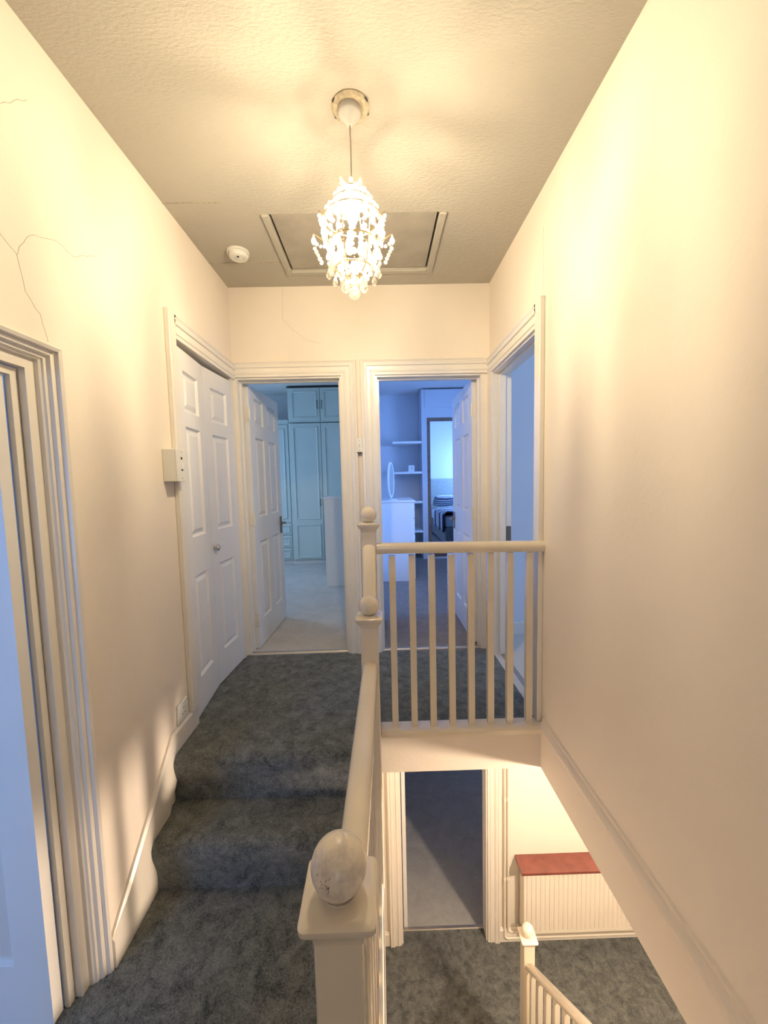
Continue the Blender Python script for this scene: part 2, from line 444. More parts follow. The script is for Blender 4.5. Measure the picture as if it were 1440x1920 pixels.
# fascia under the landing edge, nosing, string on the wall below
struct('trim_1', MB().box(-0.09, XR, YF, YF+0.012, ZS, ZU-0.02), M['wall'], 'smooth pinkish fascia under the landing edge', 'fascia')
no = MB().prism([(YF-0.022, ZU-0.018), (YF-0.03, ZU-0.006), (YF-0.03, ZU+0.010), (YF-0.02, ZU+0.020), (YF+0.055, ZU+0.020), (YF+0.055, ZU-0.002), (YF+0.012, ZU-0.002), (YF+0.012, ZU-0.018)], 'x', -0.015, XR)
struct('trim_2', no, M['gloss'], 'painted base rail along the landing edge under the balusters', 'nosing', smooth=40)
ap = MB().prism([(XR, ZS), (XR-0.012, ZS+0.002), (XR-0.012, ZU-0.012), (XR-0.020, ZU-0.004), (XR-0.024, ZU+0.012), (XR-0.017, ZU+0.028), (XR-0.008, ZU+0.034), (XR-0.008, ZU+0.046), (XR, ZU+0.05)], 'y', -3.00, YF)
struct('trim_3', ap, M['wall'], 'long apron board with bead along the foot of the right wall', 'trim', smooth=35)
struct('trim_4', MB().box(-0.040, -0.022, -0.25, 1.76, ZL-0.20, ZL+0.03), M['trim'], 'painted string board along the edge of the lower landing', 'trim', bevel=0.004)

# skirting running up the steps on the left wall
sk = [(1.282, ZL), (1.282, ZL+0.112), (1.372, ZL+0.200), (1.745, ZU+0.100), (1.990, ZU+0.100), (1.990, ZU-0.06), (1.790, ZU-0.06), (1.60, -1.57), (1.575, ZL)]
b = MB()
n = len(sk)
base = [(XL, y, z) for y, z in sk]; face = [(XL+0.018, y, z) for y, z in sk]
# bevelled top edge
top = [(1.282, ZL+0.100), (1.377, ZL+0.187), (1.750, ZU+0.088), (1.990, ZU+0.088)]
for i, q in enumerate(top): face[1+i] = (XL+0.018, q[0], q[1])
mid = [(XL+0.010, y, z) for y, z in sk]
k = len(b.v); b.v += base+mid+face
for i in range(n):
    j = (i+1) % n
    b.f.append((k+i, k+j, k+n+j, k+n+i)); b.f.append((k+n+i, k+n+j, k+2*n+j, k+2*n+i))
b.f.append(tuple(range(k+2*n, k+3*n)))
struct('baseboard_left', b, M['trim'], 'painted skirting board stepping up the left wall beside the stairs', 'skirting')

# ---- ground-floor hall
wh = MB().wall('y', 3.39, 3.51, -0.16, 3.3, ZG, ZS, [(H_X0, H_X1, ZG, H_Z)])
struct('wall_hall_back', wh, M['wall_hall'], 'bright cream hall wall behind the radiator downstairs', 'wall')
struct('wall_hall_left', MB().wall('x', -0.16, -0.040, -3.00, 3.39, ZG, ZL-0.06), M['wall_hall'], 'cream wall on the left of the lower flight', 'wall')
struct('wall_hall_right', MB().wall('x', 3.20, 3.32, -3.00, 3.39, ZG, ZS), M['wall_hall'], 'cream wall at the far right of the hall', 'wall')
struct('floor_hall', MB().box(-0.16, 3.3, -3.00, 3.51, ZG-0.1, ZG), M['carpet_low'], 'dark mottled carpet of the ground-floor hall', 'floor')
struct('ceiling_hall', MB().cells('z', ZS, ZS+0.03, [-0.15, XR+0.12, 3.3], [-3.00, YF+0.012, 3.51], lambda i, j: i == 1 or j == 1), M['ceil_plain'], 'plain ceiling of the ground-floor hall', 'ceiling')
def baseb(x0, x1, name, label):
    pr = [(3.39, ZG), (3.39, ZG+0.135), (3.382, ZG+0.135), (3.376, ZG+0.12), (3.370, ZG+0.115), (3.370, ZG)]
    struct(name, MB().prism(pr, 'x', x0, x1), M['trim'], label, 'skirting', smooth=35)
baseb(-0.04, 0.006, 'baseboard_hall_left', 'short skirting block left of the hall doorway')
baseb(1.045, 3.20, 'baseboard_hall_right', 'white skirting board under the radiator')
# dark room beyond the hall door
struct('floor_dark_room', MB().box(-1.0, 2.6, 3.51, 7.2, ZG-0.1, ZG), M['carpet_grey'], 'grey carpet in the unlit room beyond the hall door', 'floor')
struct('wall_dark_room_back', MB().box(-1.0, 2.6, 7.2, 7.3, ZG, ZS), M['wall_cool'], 'far wall of the unlit room', 'wall')
struct('wall_dark_room_left', MB().box(-1.1, -1.0, 3.39, 7.3, ZG, ZS), M['wall_cool'], 'left wall of the unlit room', 'wall')
struct('wall_dark_room_right', MB().wall('x', 2.6, 2.7, 3.39, 7.3, ZG, ZS, [(5.0, 6.2, -3.4, -2.4)]), M['wall_cool'], 'right wall of the unlit room', 'wall')
struct('wall_dark_room_front', MB().box(-1.1, -0.16, 3.39, 3.51, ZG, ZS), M['wall_cool'], 'near wall of the unlit room left of its door', 'wall')
struct('ceiling_dark_room', MB().box(-1.1, 2.7, 3.51, 7.3, ZS, ZS+0.03), M['ceil_plain'], 'ceiling of the unlit room', 'ceiling')

# ---- bedroom behind the left door of the back wall
struct('floor_left_bedroom', MB().box(-3.0, -0.09, YB, 6.65, ZU-0.1, ZU), M['carpet_beige'], 'beige carpet of the left bedroom', 'floor')
struct('ceiling_left_bedroom', MB().box(-3.0, -0.09, YB+0.12, 6.65, 1.46, 1.56), M['ceil_plain'], 'ceiling of the left bedroom', 'ceiling')
struct('wall_left_bedroom_back', MB().box(-3.1, -0.09, 6.65, 6.75, ZU, 1.5), M['wall_cool'], 'far wall of the left bedroom', 'wall')
struct('wall_left_bedroom_left', MB().wall('x', -3.1, -3.0, 2.80, 6.75, ZU-0.1, 1.56, [(4.25, 5.55, -0.45, 0.65)]), M['wall_cool'], 'window wall of the left bedroom', 'wall')
struct('wall_bedroom_party', MB().box(-0.125, -0.055, YB+0.12, 6.75, ZU, 1.5), M['wall_cool'], 'wall between the two bedrooms', 'wall')
struct('wall_left_bedroom_front', MB().box(-3.1, -1.75, YB, YB+0.12, ZU-0.1, 1.56), M['wall_cool'], 'near wall of the left bedroom beside the cupboard', 'wall')
# ---- bedroom behind the right door of the back wall
struct('floor_right_bedroom', MB().cells('z', ZU-0.1, ZU, [-0.09, XR+0.12, 2.4], [YB, 3.06, 6.75], lambda i, j: i == 0 or j == 1), M['carpet_brown'], 'brown carpet of the right bedroom', 'floor')
struct('ceiling_right_bedroom', MB().box(-0.09, 2.5, YB+0.12, 6.75, 1.42, 1.52), M['ceil_plain'], 'ceiling of the right bedroom', 'ceiling')
struct('wall_right_bedroom_back', MB().box(-0.09, 2.5, 6.65, 6.75, ZU, 1.5), M['wall_cool'], 'far wall of the right bedroom behind the shelves', 'wall')
struct('wall_right_bedroom_right', MB().wall('x', 2.4, 2.5, 3.06, 6.75, ZU-0.1, 1.52, [(3.40, 4.50, -0.25, 0.75)]), M['wall_cool'], 'window wall of the right bedroom', 'wall')
struct('wall_right_bedroom_front', MB().box(XR, 3.3, 3.06, 3.17, ZU-0.1, 1.52), M['wall_cool'], 'wall between the right bedroom and the side room', 'wall')
struct('wall_right_bedroom_nib', MB().box(XR, XR+0.12, YB+0.12, 3.06, ZU-0.1, 1.52), M['wall_cool'], 'short return wall beside the right bedroom door', 'wall')
# ---- side room on the right
struct('floor_side_room', MB().box(XR, 3.2, 0.2, 3.06, ZU-0.1, ZU), M['vinyl'], 'pale floor of the side room on the right', 'floor')
struct('ceiling_side_room', MB().box(XR+0.12, 3.3, 0.1, 3.1, ZC, ZC+0.1), M['ceil_plain'], 'ceiling of the side room', 'ceiling')
struct('wall_side_room_right', MB().wall('x', 3.2, 3.3, 0.1, 3.1, ZU-0.1, ZC+0.1, [(0.85, 2.15, -0.35, 0.75)]), M['wall_cool'], 'window wall of the side room', 'wall')
struct('wall_side_room_front', MB().box(XR+0.12, 3.3, 0.1, 0.2, ZU-0.1, ZC+0.1), M['wall_cool'], 'near wall of the side room', 'wall')
struct('baseboard_side_room', MB().prism([(3.06, ZU), (3.06, ZU+0.10), (3.05, ZU+0.10), (3.044, ZU+0.09), (3.044, ZU)], 'x', XR+0.12, 3.2), M['trim'], 'skirting board on the far wall of the side room', 'skirting')
# ---- room behind the left-wall door
struct('floor_side_bedroom', MB().box(-3.4, XL-0.090, -1.4, 1.75, ZL-0.1, ZL), M['carpet_beige'], 'carpet of the room behind the left door', 'floor')
struct('ceiling_side_bedroom', MB().box(-3.5, XL-T, -1.5, 1.85, ZC, ZC+0.1), M['ceil_plain'], 'ceiling of the room behind the left door', 'ceiling')
struct('wall_side_bedroom_left', MB().wall('x', -3.5, -3.4, -1.5, 1.85, ZL-0.1, ZC), M['wall_cool'], 'left wall of the room behind the left door', 'wall')
struct('wall_side_bedroom_back', MB().box(-3.4, XL-T, 1.75, 1.85, ZL-0.1, ZC), M['wall_cool'], 'far wall of the room behind the left door', 'wall')
struct('wall_side_bedroom_front', MB().wall('y', -1.5, -1.4, -3.4, XL-T, ZL-0.1, ZC, [(-3.05, -1.95, -0.85, 0.25)]), M['wall_cool'], 'window wall of the room behind the left door', 'wall')
# ---- cupboard
struct('wall_cupboard', MB().box(-1.75, -1.69, 1.85, YB, ZU-0.1, ZC), M['wall_cool'], 'back of the landing cupboard', 'wall')
struct('floor_cupboard', MB().box(-1.75, XL, 1.85, YB, ZU-0.1, ZU), M['carpet'], 'floor of the landing cupboard', 'floor')
struct('ceiling_cupboard', MB().box(-1.75, XL-T, 1.85, YB, ZC, ZC+0.06), M['ceil_plain'], 'ceiling of the landing cupboard', 'ceiling')

# ---- windows (daylight enters through them)
def window(name, axis, a0, a1, u0, u1, v0, v1, label):
    am = (a0+a1)/2
    c = (am, (u0+u1)/2, v0) if axis == 'x' else ((u0+u1)/2, am, v0)
    o = root(name, c, label, 'window', kind='structure')
    us = [u0, u0+0.05, (u0+u1)/2-0.02, (u0+u1)/2+0.02, u1-0.05, u1]; vs_ = [v0, v0+0.05, v1-0.05, v1]
    MB().cells(axis, am-0.02, am+0.02, us, vs_, lambda i, j: i in (0, 2, 4) or j in (0, 2)).build('window_frame', M['white'], o)
    for i in (1, 3):
        MB().wall(axis, am-0.003, am+0.003, us[i], us[i+1], vs_[1], vs_[2]).build('pane', M['pane'], o)
    return o
window('window_1', 'y', -1.5, -1.4, -3.05, -1.95, -0.85, 0.25, 'window of the room behind the left door')
window('added_fill_window', 'y', -3.12, -3.0, -0.6, 0.4, -0.4, 0.8, 'unseen landing window behind the viewer, added for fill light')  # unseen window, added as the opening for the cool fill light
window('window_2', 'x', -3.1, -3.0, 4.25, 5.55, -0.45, 0.65, 'window of the left bedroom')
window('window_3', 'x', 2.4, 2.5, 3.40, 4.50, -0.25, 0.75, 'window of the right bedroom')
window('window_5', 'x', 2.6, 2.7, 5.0, 6.2, -3.4, -2.4, 'window of the unlit room below')
window('window_4', 'x', 3.2, 3.3, 0.85, 2.15, -0.35, 0.75, 'window of the side room')

# ================================================================== DOORS
ARCH = [(0.0, 0.0), (0.0, 0.016), (0.018, 0.018), (0.020, 0.022), (0.030, 0.024), (0.034, 0.018), (0.058, 0.020), (0.062, 0.028), (0.078, 0.032), (0.084, 0.026), (0.094, 0.034), (0.102, 0.030), (0.106, 0.0)]
def scaled(prof, wd): return [(a*wd/0.106, h) for a, h in prof]
def architrave(axis, base, sgn, u0, u1, z0, z1, prof, left=True, right=True, limL=None, limR=None):
    """moulding round an opening; a side that is missing lets the head run to the limit"""
    lines = []
    for o, h in prof:
        pl = []
        if left: pl += [(u0-o, z0), (u0-o, z1+o)]
        else: pl += [(limL, z1+o)]
        if right: pl += [(u1+o, z1+o), (u1+o, z0)]
        else: pl += [(limR, z1+o)]
        lines.append((pl, h))
    return MB().mould(axis, base, sgn, lines)

def panel_mesh(axis_u, L, W_, Tk, name='panel'):
    """raised and fielded panel, both faces; local: u 0..L, z 0..W_, thickness centred"""
    b = MB()
    def ring(ins, d): return [(ins, d, ins), (L-ins, d, ins), (L-ins, d, W_-ins), (ins, d, W_-ins)]
    for sg in (-1, 1):
        e = Tk/2
        rs = [ring(0.0, sg*(e-0.001)), ring(0.010, sg*(e-0.013)), ring(0.017, sg*(e-0.013)), ring(0.040, sg*(e-0.003)), ]
        k = len(b.v)
        for r_ in rs: b.v += r_
        for q in range(len(rs)-1):
            for i in range(4):
                j = (i+1) % 4
                b.f.append((k+4*q+i, k+4*q+j, k+4*q+4+j, k+4*q+4+i))
        b.f.append(tuple(k+4*(len(rs)-1)+i for i in range(4)))
    return b.mesh(name, M['doorw'])

def door_leaf(parent, hinge, ang, width, height, z0, cols, rows, Tk=0.036, name='door_leaf'):
    """panelled leaf hanging at hinge (x,y), turned by ang about z; local x along the leaf. Returns the leaf (panels are its children)"""
    b = MB()
    us = [0]+[e for c in cols for e in c]+[width]
    vs_ = [0]+[e for r in rows for e in r]+[height]
    b.cells('y', -Tk/2, Tk/2, us, vs_, lambda i, j: not (i % 2 == 1 and j % 2 == 1))
    o = bpy.data.objects.new(name, b.mesh(name, M['doorw'])); COL.objects.link(o); o.parent = parent
    p = ploc(parent)
    o.location = (hinge[0]-p[0], hinge[1]-p[1], z0+EYE-p[2]); o.rotation_euler = (0, 0, ang)
    cache = {}
    for c in cols:
        for r in rows:
            key = (round(c[1]-c[0], 4), round(r[1]-r[0], 4))
            if key not in cache: cache[key] = panel_mesh(0, key[0], key[1], Tk)
            q = bpy.data.objects.new('panel', cache[key]); COL.objects.link(q); q.parent = o
            q.location = (c[0], 0, r[0])
    return o
def leaf_part(leaf, mb, name, mat, smooth=35):
    o = bpy.data.objects.new(name, mb.mesh(name, mat, smooth=smooth)); COL.objects.link(o); o.parent = leaf
    return o
def lever_handle(leaf, x, z, side, Tk=0.036, mat=None, flip=1):
    """backplate and lever on one face; local leaf coordinates"""
    mat = mat or M['bronze']
    y = side*Tk/2
    b = MB().box(x-0.02, x+0.02, y, y+side*0.008, z-0.075, z+0.075)
    b.lathe([(0.0, 0), (0.011, 0), (0.011, 0.045), (0, 0.045)], (x, y if side > 0 else y-0.045, z+0.015), 10, 'y')
    b.tube([(x, y+side*0.043, z+0.015), (x-flip*0.05, y+side*0.045, z+0.018), (x-flip*0.105, y+side*0.040, z+0.010)], [0.010, 0.008, 0.007], 8)
    leaf_part(leaf, b, 'handle', mat)
ROWS6 = [(0.20, 0.80), (0.985, 1.585), (1.685, 1.875)]

# --- door_1 : left wall, lower landing
d1 = root('door_1', (XL-0.05, A_Y1, ZL), 'open white door on the left wall lit blue by daylight, with moulded architrave', 'door', kind='structure')
ARCH1 = [(0.0, -0.110), (0.0, -0.046), (0.030, -0.044), (0.031, -0.032), (0.036, -0.028), (0.038, -0.022), (0.046, -0.020), (0.049, -0.008), (0.060, -0.004), (0.062, 0.008), (0.071, 0.013), (0.076, 0.009), (0.078, 0.0)]
architrave('x', XL, 1, A_Y0, A_Y1, ZL, A_Z, ARCH1).build('architrave', M['trim'], d1, smooth=25)
MB().cells('x', XL-0.084, XL-0.068, [A_Y0+0.001, A_Y0+0.026, A_Y1-0.026, A_Y1-0.004], [ZL, A_Z-0.026, A_Z-0.004], lambda i, j: i != 1 or j == 1).build('door_stop', M['trim'], d1)
lf = door_leaf(d1, (XL-0.082, A_Y1-0.053), PI-math.radians(2), 0.75, A_Z-ZL-0.03, ZL+0.006, [(0.11, 0.325), (0.425, 0.64)], [(0.20, 0.80), (0.985, 1.585), (1.69, 1.89)])
lever_handle(lf, 0.69, 0.98, 1, flip=1)

# --- door_2 : bifold cupboard
d2 = root('door_2', (XL, C_Y0, ZU), 'white bifold cupboard door with six moulded panels and small knob', 'door', kind='structure')
architrave('x', XL, 1, C_Y0+0.01, C_Y1, ZU, C_Z, ARCH, left=False, right=False, limL=C_Y0-0.01, limR=YB-0.0).build('architrave', M['trim'], d2, smooth=25)
MB().box(XL, XL+0.026, C_Y0-0.062, C_Y0, ZU+0.1, C_Z+0.118).build('side_casing', M['trim'], d2, bevel=0.004)
MB().box(XL-T, XL, C_Y0-0.0, C_Y0+0.008, ZU, C_Z).build('door_frame', M['trim'], d2)
MB().box(XL-T, XL+0.004, C_Y1-0.02, YB, ZU, C_Z).build('door_frame', M['trim'], d2)
yh0, yh1 = C_Y0+0.016, C_Y1-0.016
ym = 2.372; xin = 0.030
L1 = math.hypot(ym-yh0, xin); L2 = math.hypot(yh1-ym, xin)
xd = XL-0.012
rowsB = [(0.19, 0.75), (0.96, 1.545), (1.625, 1.83)]
la = door_leaf(d2, (xd, yh0), math.atan2(ym-yh0, -xin), L1-0.003, 1.935, ZU+0.008, [(0.085, L1-0.085)], rowsB, 0.03)
lb = door_leaf(d2, (xd-xin, ym+0.002), math.atan2(yh1-ym, xin), L2-0.003, 1.935, ZU+0.008, [(0.085, L2-0.085)], rowsB, 0.03)
kb = MB().lathe([(0.0, 0), (0.009, 0), (0.008, 0.012), (0.017, 0.02), (0.019, 0.027), (0.013, 0.033), (0, 0.034)], (0.03, 0, 0.855), 14, 'y')
for i, p in enumerate(kb.v): kb.v[i] = (p[0], -p[1]-0.015, p[2])
leaf_part(lb, kb, 'knob', M['chrome'])

# --- door_3 / door_4 : back wall
def back_door(name, x0, x1, label, hinge_left, leaf_ang, arch):
    d = root(name, ((x0+x1)/2, YB, ZU), label, 'door', kind='structure')
    arch.build('architrave', M['trim'], d, smooth=25)
    MB().cells('y', YB-0.001, YB+0.121, [x0, x0+0.012, x1-0.012, x1], [ZU, D_Z-0.012, D_Z], lambda i, j: i != 1 or j == 1).build('door_frame', M['trim'], d)
    MB().cells('y', YB+0.045, YB+0.082, [x0+0.012, x0+0.024, x1-0.024, x1-0.012], [ZU, D_Z-0.024, D_Z-0.012], lambda i, j: i != 1 or j == 1).build('door_stop', M['trim'], d)
    W_ = x1-x0-0.03; Hh = D_Z-ZU-0.022
    cols = [(0.105, W_/2-0.05), (W_/2+0.05, W_-0.105)]
    hx = x0+0.032 if hinge_left else x1-0.032
    lf = door_leaf(d, (hx, YB+0.105), leaf_ang, W_, Hh, ZU+0.008, cols, ROWS6)
    sd = -1 if hinge_left else 1
    lever_handle(lf, W_-0.06, 0.87, sd, flip=1)
    lever_handle(lf, W_-0.06, 0.87, -sd, flip=1)
    for z in (0.22, 0.98, 1.74):
        leaf_part(lf, MB().box(-0.004, 0.002, -0.018, 0.018, z-0.045, z+0.045), 'hinge', M['trim'])
        leaf_part(lf, MB().lathe([(0, -0.045), (0.006, -0.045), (0.006, 0.045), (0, 0.045)], (-0.004, sd*0.02, z), 8), 'hinge_pin', M['trim'])
    MB().prism([(YB+0.02, ZU), (YB+0.025, ZU+0.006), (YB+0.045, ZU+0.006), (YB+0.05, ZU)], 'x', x0+0.012, x1-0.012).build('threshold_strip', M['strip'], d)
    return d
back_door('door_3', D1_X0, D1_X1, 'white six-panel door standing open into the left bedroom', True, math.radians(87.2),
          architrave('y', YB, -1, D1_X0, D1_X1, ZU, D_Z, ARCH, left=False, limL=XL))
back_door('door_4', D2_X0, D2_X1, 'white six-panel door standing open into the right bedroom', False, math.radians(90.5),
          architrave('y', YB, -1, D2_X0, D2_X1, ZU, D_Z, ARCH, right=False, limR=XR))

# --- door_5 : right wall
d5 = root('door_5', (XR+0.06, R_Y0, ZU), 'doorway in the right wall to the pale blue side room', 'door', kind='structure')
architrave('x', XR, -1, R_Y0, R_Y1, ZU, R_Z, ARCH, left=False, right=False, limL=R_Y0-0.01, limR=YB).build('architrave', M['trim'], d5, smooth=25)
MB().box(XR-0.026, XR, R_Y0-0.064, R_Y0, ZU+0.02, R_Z+0.118).build('side_casing', M['trim'], d5, bevel=0.004)
MB().box(XR-0.018, XR, R_Y1, YB, ZU, R_Z).build('side_casing', M['trim'], d5)
MB().cells('x', XR-0.001, XR+0.121, [R_Y0, R_Y0+0.012, R_Y1-0.012, R_Y1], [ZU, R_Z-0.012, R_Z], lambda i, j: i != 1 or j == 1).build('door_frame', M['trim'], d5)
MB().cells('x', XR+0.04, XR+0.08, [R_Y0+0.012, R_Y0+0.024, R_Y1-0.024, R_Y1-0.012], [ZU, R_Z-0.024, R_Z-0.012], lambda i, j: i != 1 or j == 1).build('door_stop', M['trim'], d5)
MB().box(XR+0.085, XR+0.118, R_Y1-0.016, R_Y1-0.011, -0.45, -0.33).build('strike_plate', M['bronze'], d5)
MB().prism([(XR+0.045, ZU), (XR+0.05, ZU+0.006), (XR+0.075, ZU+0.006), (XR+0.08, ZU)], 'y', R_Y0+0.012, R_Y1-0.012).build('threshold_strip', M['strip'], d5)
lf = door_leaf(d5, (XR+0.125, R_Y0+0.01), math.radians(-4), 0.735, 1.93, ZU+0.008, [(0.105, 0.3175), (0.4175, 0.63)], ROWS6)
lever_handle(lf, 0.675, 0.87, -1); lever_handle(lf, 0.675, 0.87, 1)

# --- door_6 : hall
d6 = root('door_6', ((H_X0+H_X1)/2, 3.45, ZG), 'open white door to the dark room below, in a wide fluted casing', 'door', kind='structure')
architrave('y', 3.39, -1, H_X0, H_X1, ZG, H_Z, scaled(ARCH, 0.112)).build('architrave', M['trim'], d6, smooth=25)
MB().cells('y', 3.388, 3.512, [H_X0, H_X0+0.014, H_X1-0.014, H_X1], [ZG, H_Z-0.014, H_Z], lambda i, j: i != 1 or j == 1).build('door_frame', M['trim'], d6)
MB().prism([(3.49, ZG), (3.496, ZG+0.008), (3.52, ZG+0.008), (3.526, ZG)], 'x', H_X0+0.014, H_X1-0.014).build('threshold_strip', M['strip'], d6)
lf = door_leaf(d6, (H_X0+0.045, 3.515), math.radians(91.5), 0.765, H_Z-ZG-0.03, ZG+0.01, [(0.11, 0.335), (0.43, 0.655)], ROWS6)
lever_handle(lf, 0.705, 1.02, -1, mat=M['chrome']); lever_handle(lf, 0.705, 1.02, 1, mat=M['chrome'])

# ================================================================== CRACKS AND SEAMS (parts of wall and ceiling)
def crack(parent, pts, r=0.0008):
    out = []
    for a, b_ in zip(pts, pts[1:]):
        a, b_ = Vector(a), Vector(b_); n = max(2, int((b_-a).length/0.02))
        for i in range(n):
            p = a.lerp(b_, i/n)
            out.append(p+Vector((random.uniform(-1, 1), random.uniform(-1, 1), random.uniform(-1, 1)))*0.003)
    out.append(Vector(pts[-1]))
    # keep the line in the wall plane
    d = max(range(3), key=lambda i: -max(abs(p[i]-pts[0][i]) for p in map(Vector, pts)))
    for p in out: p[d] = pts[0][d]
    MB().tube(out, r, 5).build('crack', M['crack'], parent)
Lw = lambda *p: [(XL, y, z) for y, z in p]
crack(wl, Lw((1.10, 1.02), (1.152, 1.038), (1.241, 1.125)))
crack(wl, Lw((1.06, 0.70), (1.115, 0.681), (1.16, 0.655), (1.17, 0.60), (1.178, 0.56), (1.221, 0.516), (1.242, 0.445)))
crack(wl, Lw((1.16, 0.655), (1.185, 0.70), (1.209, 0.734), (1.307, 0.774), (1.38, 0.765), (1.42, 0.79), (1.488, 0.824)))
crack(wb, [(-0.619, YB, 1.335), (-0.628, YB, 1.125), (-0.576, YB, 1.064), (-0.487, YB, 0.991), (-0.379, YB, 0.954)])
crack(wr, [(XR, 1.907, 1.16), (XR, 1.901, 0.845)])
MB().box(XL, -0.72, 1.980, 1.985, ZC-0.003, ZC+0.002).build('seam', M['crack'], ce)
MB().box(XL, -0.544, 2.492, 2.497, ZC-0.003, ZC+0.002).build('seam', M['crack'], ce)

# ================================================================== BALUSTRADES
RAIL = [(-0.020, -0.052), (0.020, -0.052), (0.026, -0.044), (0.030, -0.030), (0.030, -0.020), (0.025, -0.009), (0.015, -0.002), (0, 0), (-0.015, -0.002), (-0.025, -0.009), (-0.030, -0.020), (-0.030, -0.030), (-0.026, -0.044)]
def newel(parent, x, y, zbot, ztop, ballmat=None, post=0.070, cap=0.107, ball=0.041):
    """square post with chamfered edges, moulded cap and ball; ztop is the top face of the cap"""
    o = MB().box(x-post/2, x+post/2, y-post/2, y+post/2, zbot, ztop-0.02).build('newel_post', M['gloss'], parent, bevel=0.004)
    cp = MB(); k = 0
    lev = [(post/2+0.001, -0.045), (post/2+0.003, -0.034), (post/2+0.010, -0.024), (cap/2-0.003, -0.017), (cap/2, -0.012), (cap/2, -0.004), (cap/2-0.004, 0.0)]
    rings = []
    for h, z in lev:
        pr = rrect(2*h, 2*h, 0.004 if h < cap/2-0.01 else 0.009, 3, x, y)
        rings.append(range(len(cp.v), len(cp.v)+len(pr))); cp.v += [(q[0], q[1], ztop+z) for q in pr]
    for A, B in zip(rings, rings[1:]):
        nn = len(A); cp.f += [(A[i], A[(i+1) % nn], B[(i+1) % nn], B[i]) for i in range(nn)]
    cp.f += [tuple(rings[-1]), tuple(rings[0])]
    cap_o = MB(); cap_o.v = cp.v; cap_o.f = cp.f
    off = ploc(parent)-Vector((0, 0, EYE))
    c = bpy.data.objects.new('newel_cap', cap_o.mesh('newel_cap', M['gloss'], off, 40)); COL.objects.link(c); c.parent = parent
    bl = MB().lathe([(0.0, -0.001), (0.026, -0.001), (0.026, 0.002)] + [(ball*math.sin(a), ball*0.94-ball*math.cos(a)) for a in [PI*(0.13+0.87*i/14) for i in range(15)]], (x, y, ztop), 28)
    bl.build('ball_finial', ballmat or M['gloss'], parent, smooth=40)
def rail(parent, a, b_):
    return MB().sweep(RAIL, (a, b_)).build('handrail', M['gloss'], parent, smooth=50)
def baluster_mesh(h, s_=0.031):
    b = MB().box(-s_/2, s_/2, -s_/2, s_/2, 0, h)
    return b.mesh('baluster', M['gloss'])
N1 = (-0.0715, 0.535); N2 = (-0.050, 1.550); N3 = (-0.052, 1.892)
bs = root('stair_balustrade', (N1[0], N1[1], ZL), 'cream painted balustrade with three ball-topped newel posts beside the steps', 'banister')
newel(bs, N1[0], N1[1], ZL-0.01, -0.597, M['worn'])
newel(bs, N2[0], N2[1], ZL-0.0, -0.535)
newel(bs, N3[0], N3[1], ZU-0.0, -0.197)
rail(bs, (N1[0], N1[1]+0.03, -0.712), (N2[0], N2[1]-0.03, -0.712))
rail(bs, (N2[0], N2[1]+0.03, -0.635), (N3[0], N3[1]-0.03, -0.293))
bm1 = baluster_mesh(ZL*-1-0.712-0.045-0.02)
ys = [N1[1]+0.035+(N2[1]-N1[1]-0.07)*(i+1)/9 for i in range(8)]
for y in ys:
    t = (y-N1[1])/(N2[1]-N1[1])
    inst('baluster', bm1, (N1[0]+(N2[0]-N1[0])*t, y, ZL+0.02), bs)
MB().sweep([(-0.03, 0), (0.03, 0), (0.03, 0.02), (-0.03, 0.02)], ((N1[0], N1[1]+0.035, ZL), (N2[0], N2[1]-0.035, ZL))).build('base_rail', M['gloss'], bs, bevel=0.003)
for t, zb in ((0.36, -1.473), (0.70, ZU)):
    zt = -0.635+(t*0.34-0.03)*(0.342/0.282)-0.045
    y = N2[1]+(N3[1]-N2[1])*t
    inst('baluster', baluster_mesh(zt-zb), (-0.051, y, zb), bs)

lb_ = root('landing_balustrade', (0.4, YF+0.02, ZU), 'straight cream balustrade of eight square balusters across the stairwell', 'banister')
YR_ = YF+0.022
rail(lb_, (N3[0]+0.0355, YR_, -0.295), (XR, YR_, -0.304))
bm2 = baluster_mesh(0.885-0.02)
for i in range(8):
    inst('baluster', bm2, (0.057+0.0955*i, YR_, ZU+0.02), lb_)

# hall newel and rail rising towards the viewer
N4 = (0.981, 2.535)
hb = root('hall_balustrade', (N4[0], N4[1], ZG), 'cream balustrade with ball-topped newel at the foot of the lower flight', 'banister')
newel(hb, N4[0], N4[1], ZG, -3.235, post=0.078, cap=0.115, ball=0.042)
RS = 0.91
za = -3.405
yend = 0.28
rail(hb, (N4[0]+0.0, 2.497, za), (N4[0], yend, za+(2.497-yend)*RS))
for i in range(17):
    y = 2.44-0.118*i
    zt = za+(2.497-y)*RS-0.055
    zb = ZG+RIS*min(NR, int((2.45-y)/GO)+1) if y < 2.45 else ZG
    if zt-zb > 0.2: inst('baluster', baluster_mesh(zt-zb), (N4[0], y, zb), hb)

# ================================================================== CEILING FITTINGS
# loft hatch
hx0, hx1, hy0, hy1 = -0.517, 0.341, 2.071, 2.600
h = root('loft_hatch', (-0.09, 2.33, ZC), 'grey-brown loft hatch board with white frame in the ceiling', 'hatch')
MB().box(hx0+0.012, hx1-0.012, hy0+0.001, hy1-0.010, ZC+0.006, ZC+0.03).build('hatch_board', M['hatchply'], h)
MB().box(hx0, hx1, hy0, hy1, ZC+0.07, ZC+0.10).build('backing_board', M['dark'], h)
fr = lambda x0, x1, y0, y1: MB().box(x0, x1, y0, y1, ZC-0.010, ZC+0.002).build('frame_batten', M['ceil'], h, bevel=0.003)
fr(hx0-0.035, hx0-0.001, hy0, hy1+0.04); fr(hx1+0.001, hx1+0.035, hy0, hy1+0.04); fr(hx0-0.001, hx1+0.001, hy1+0.001, hy1+0.04)
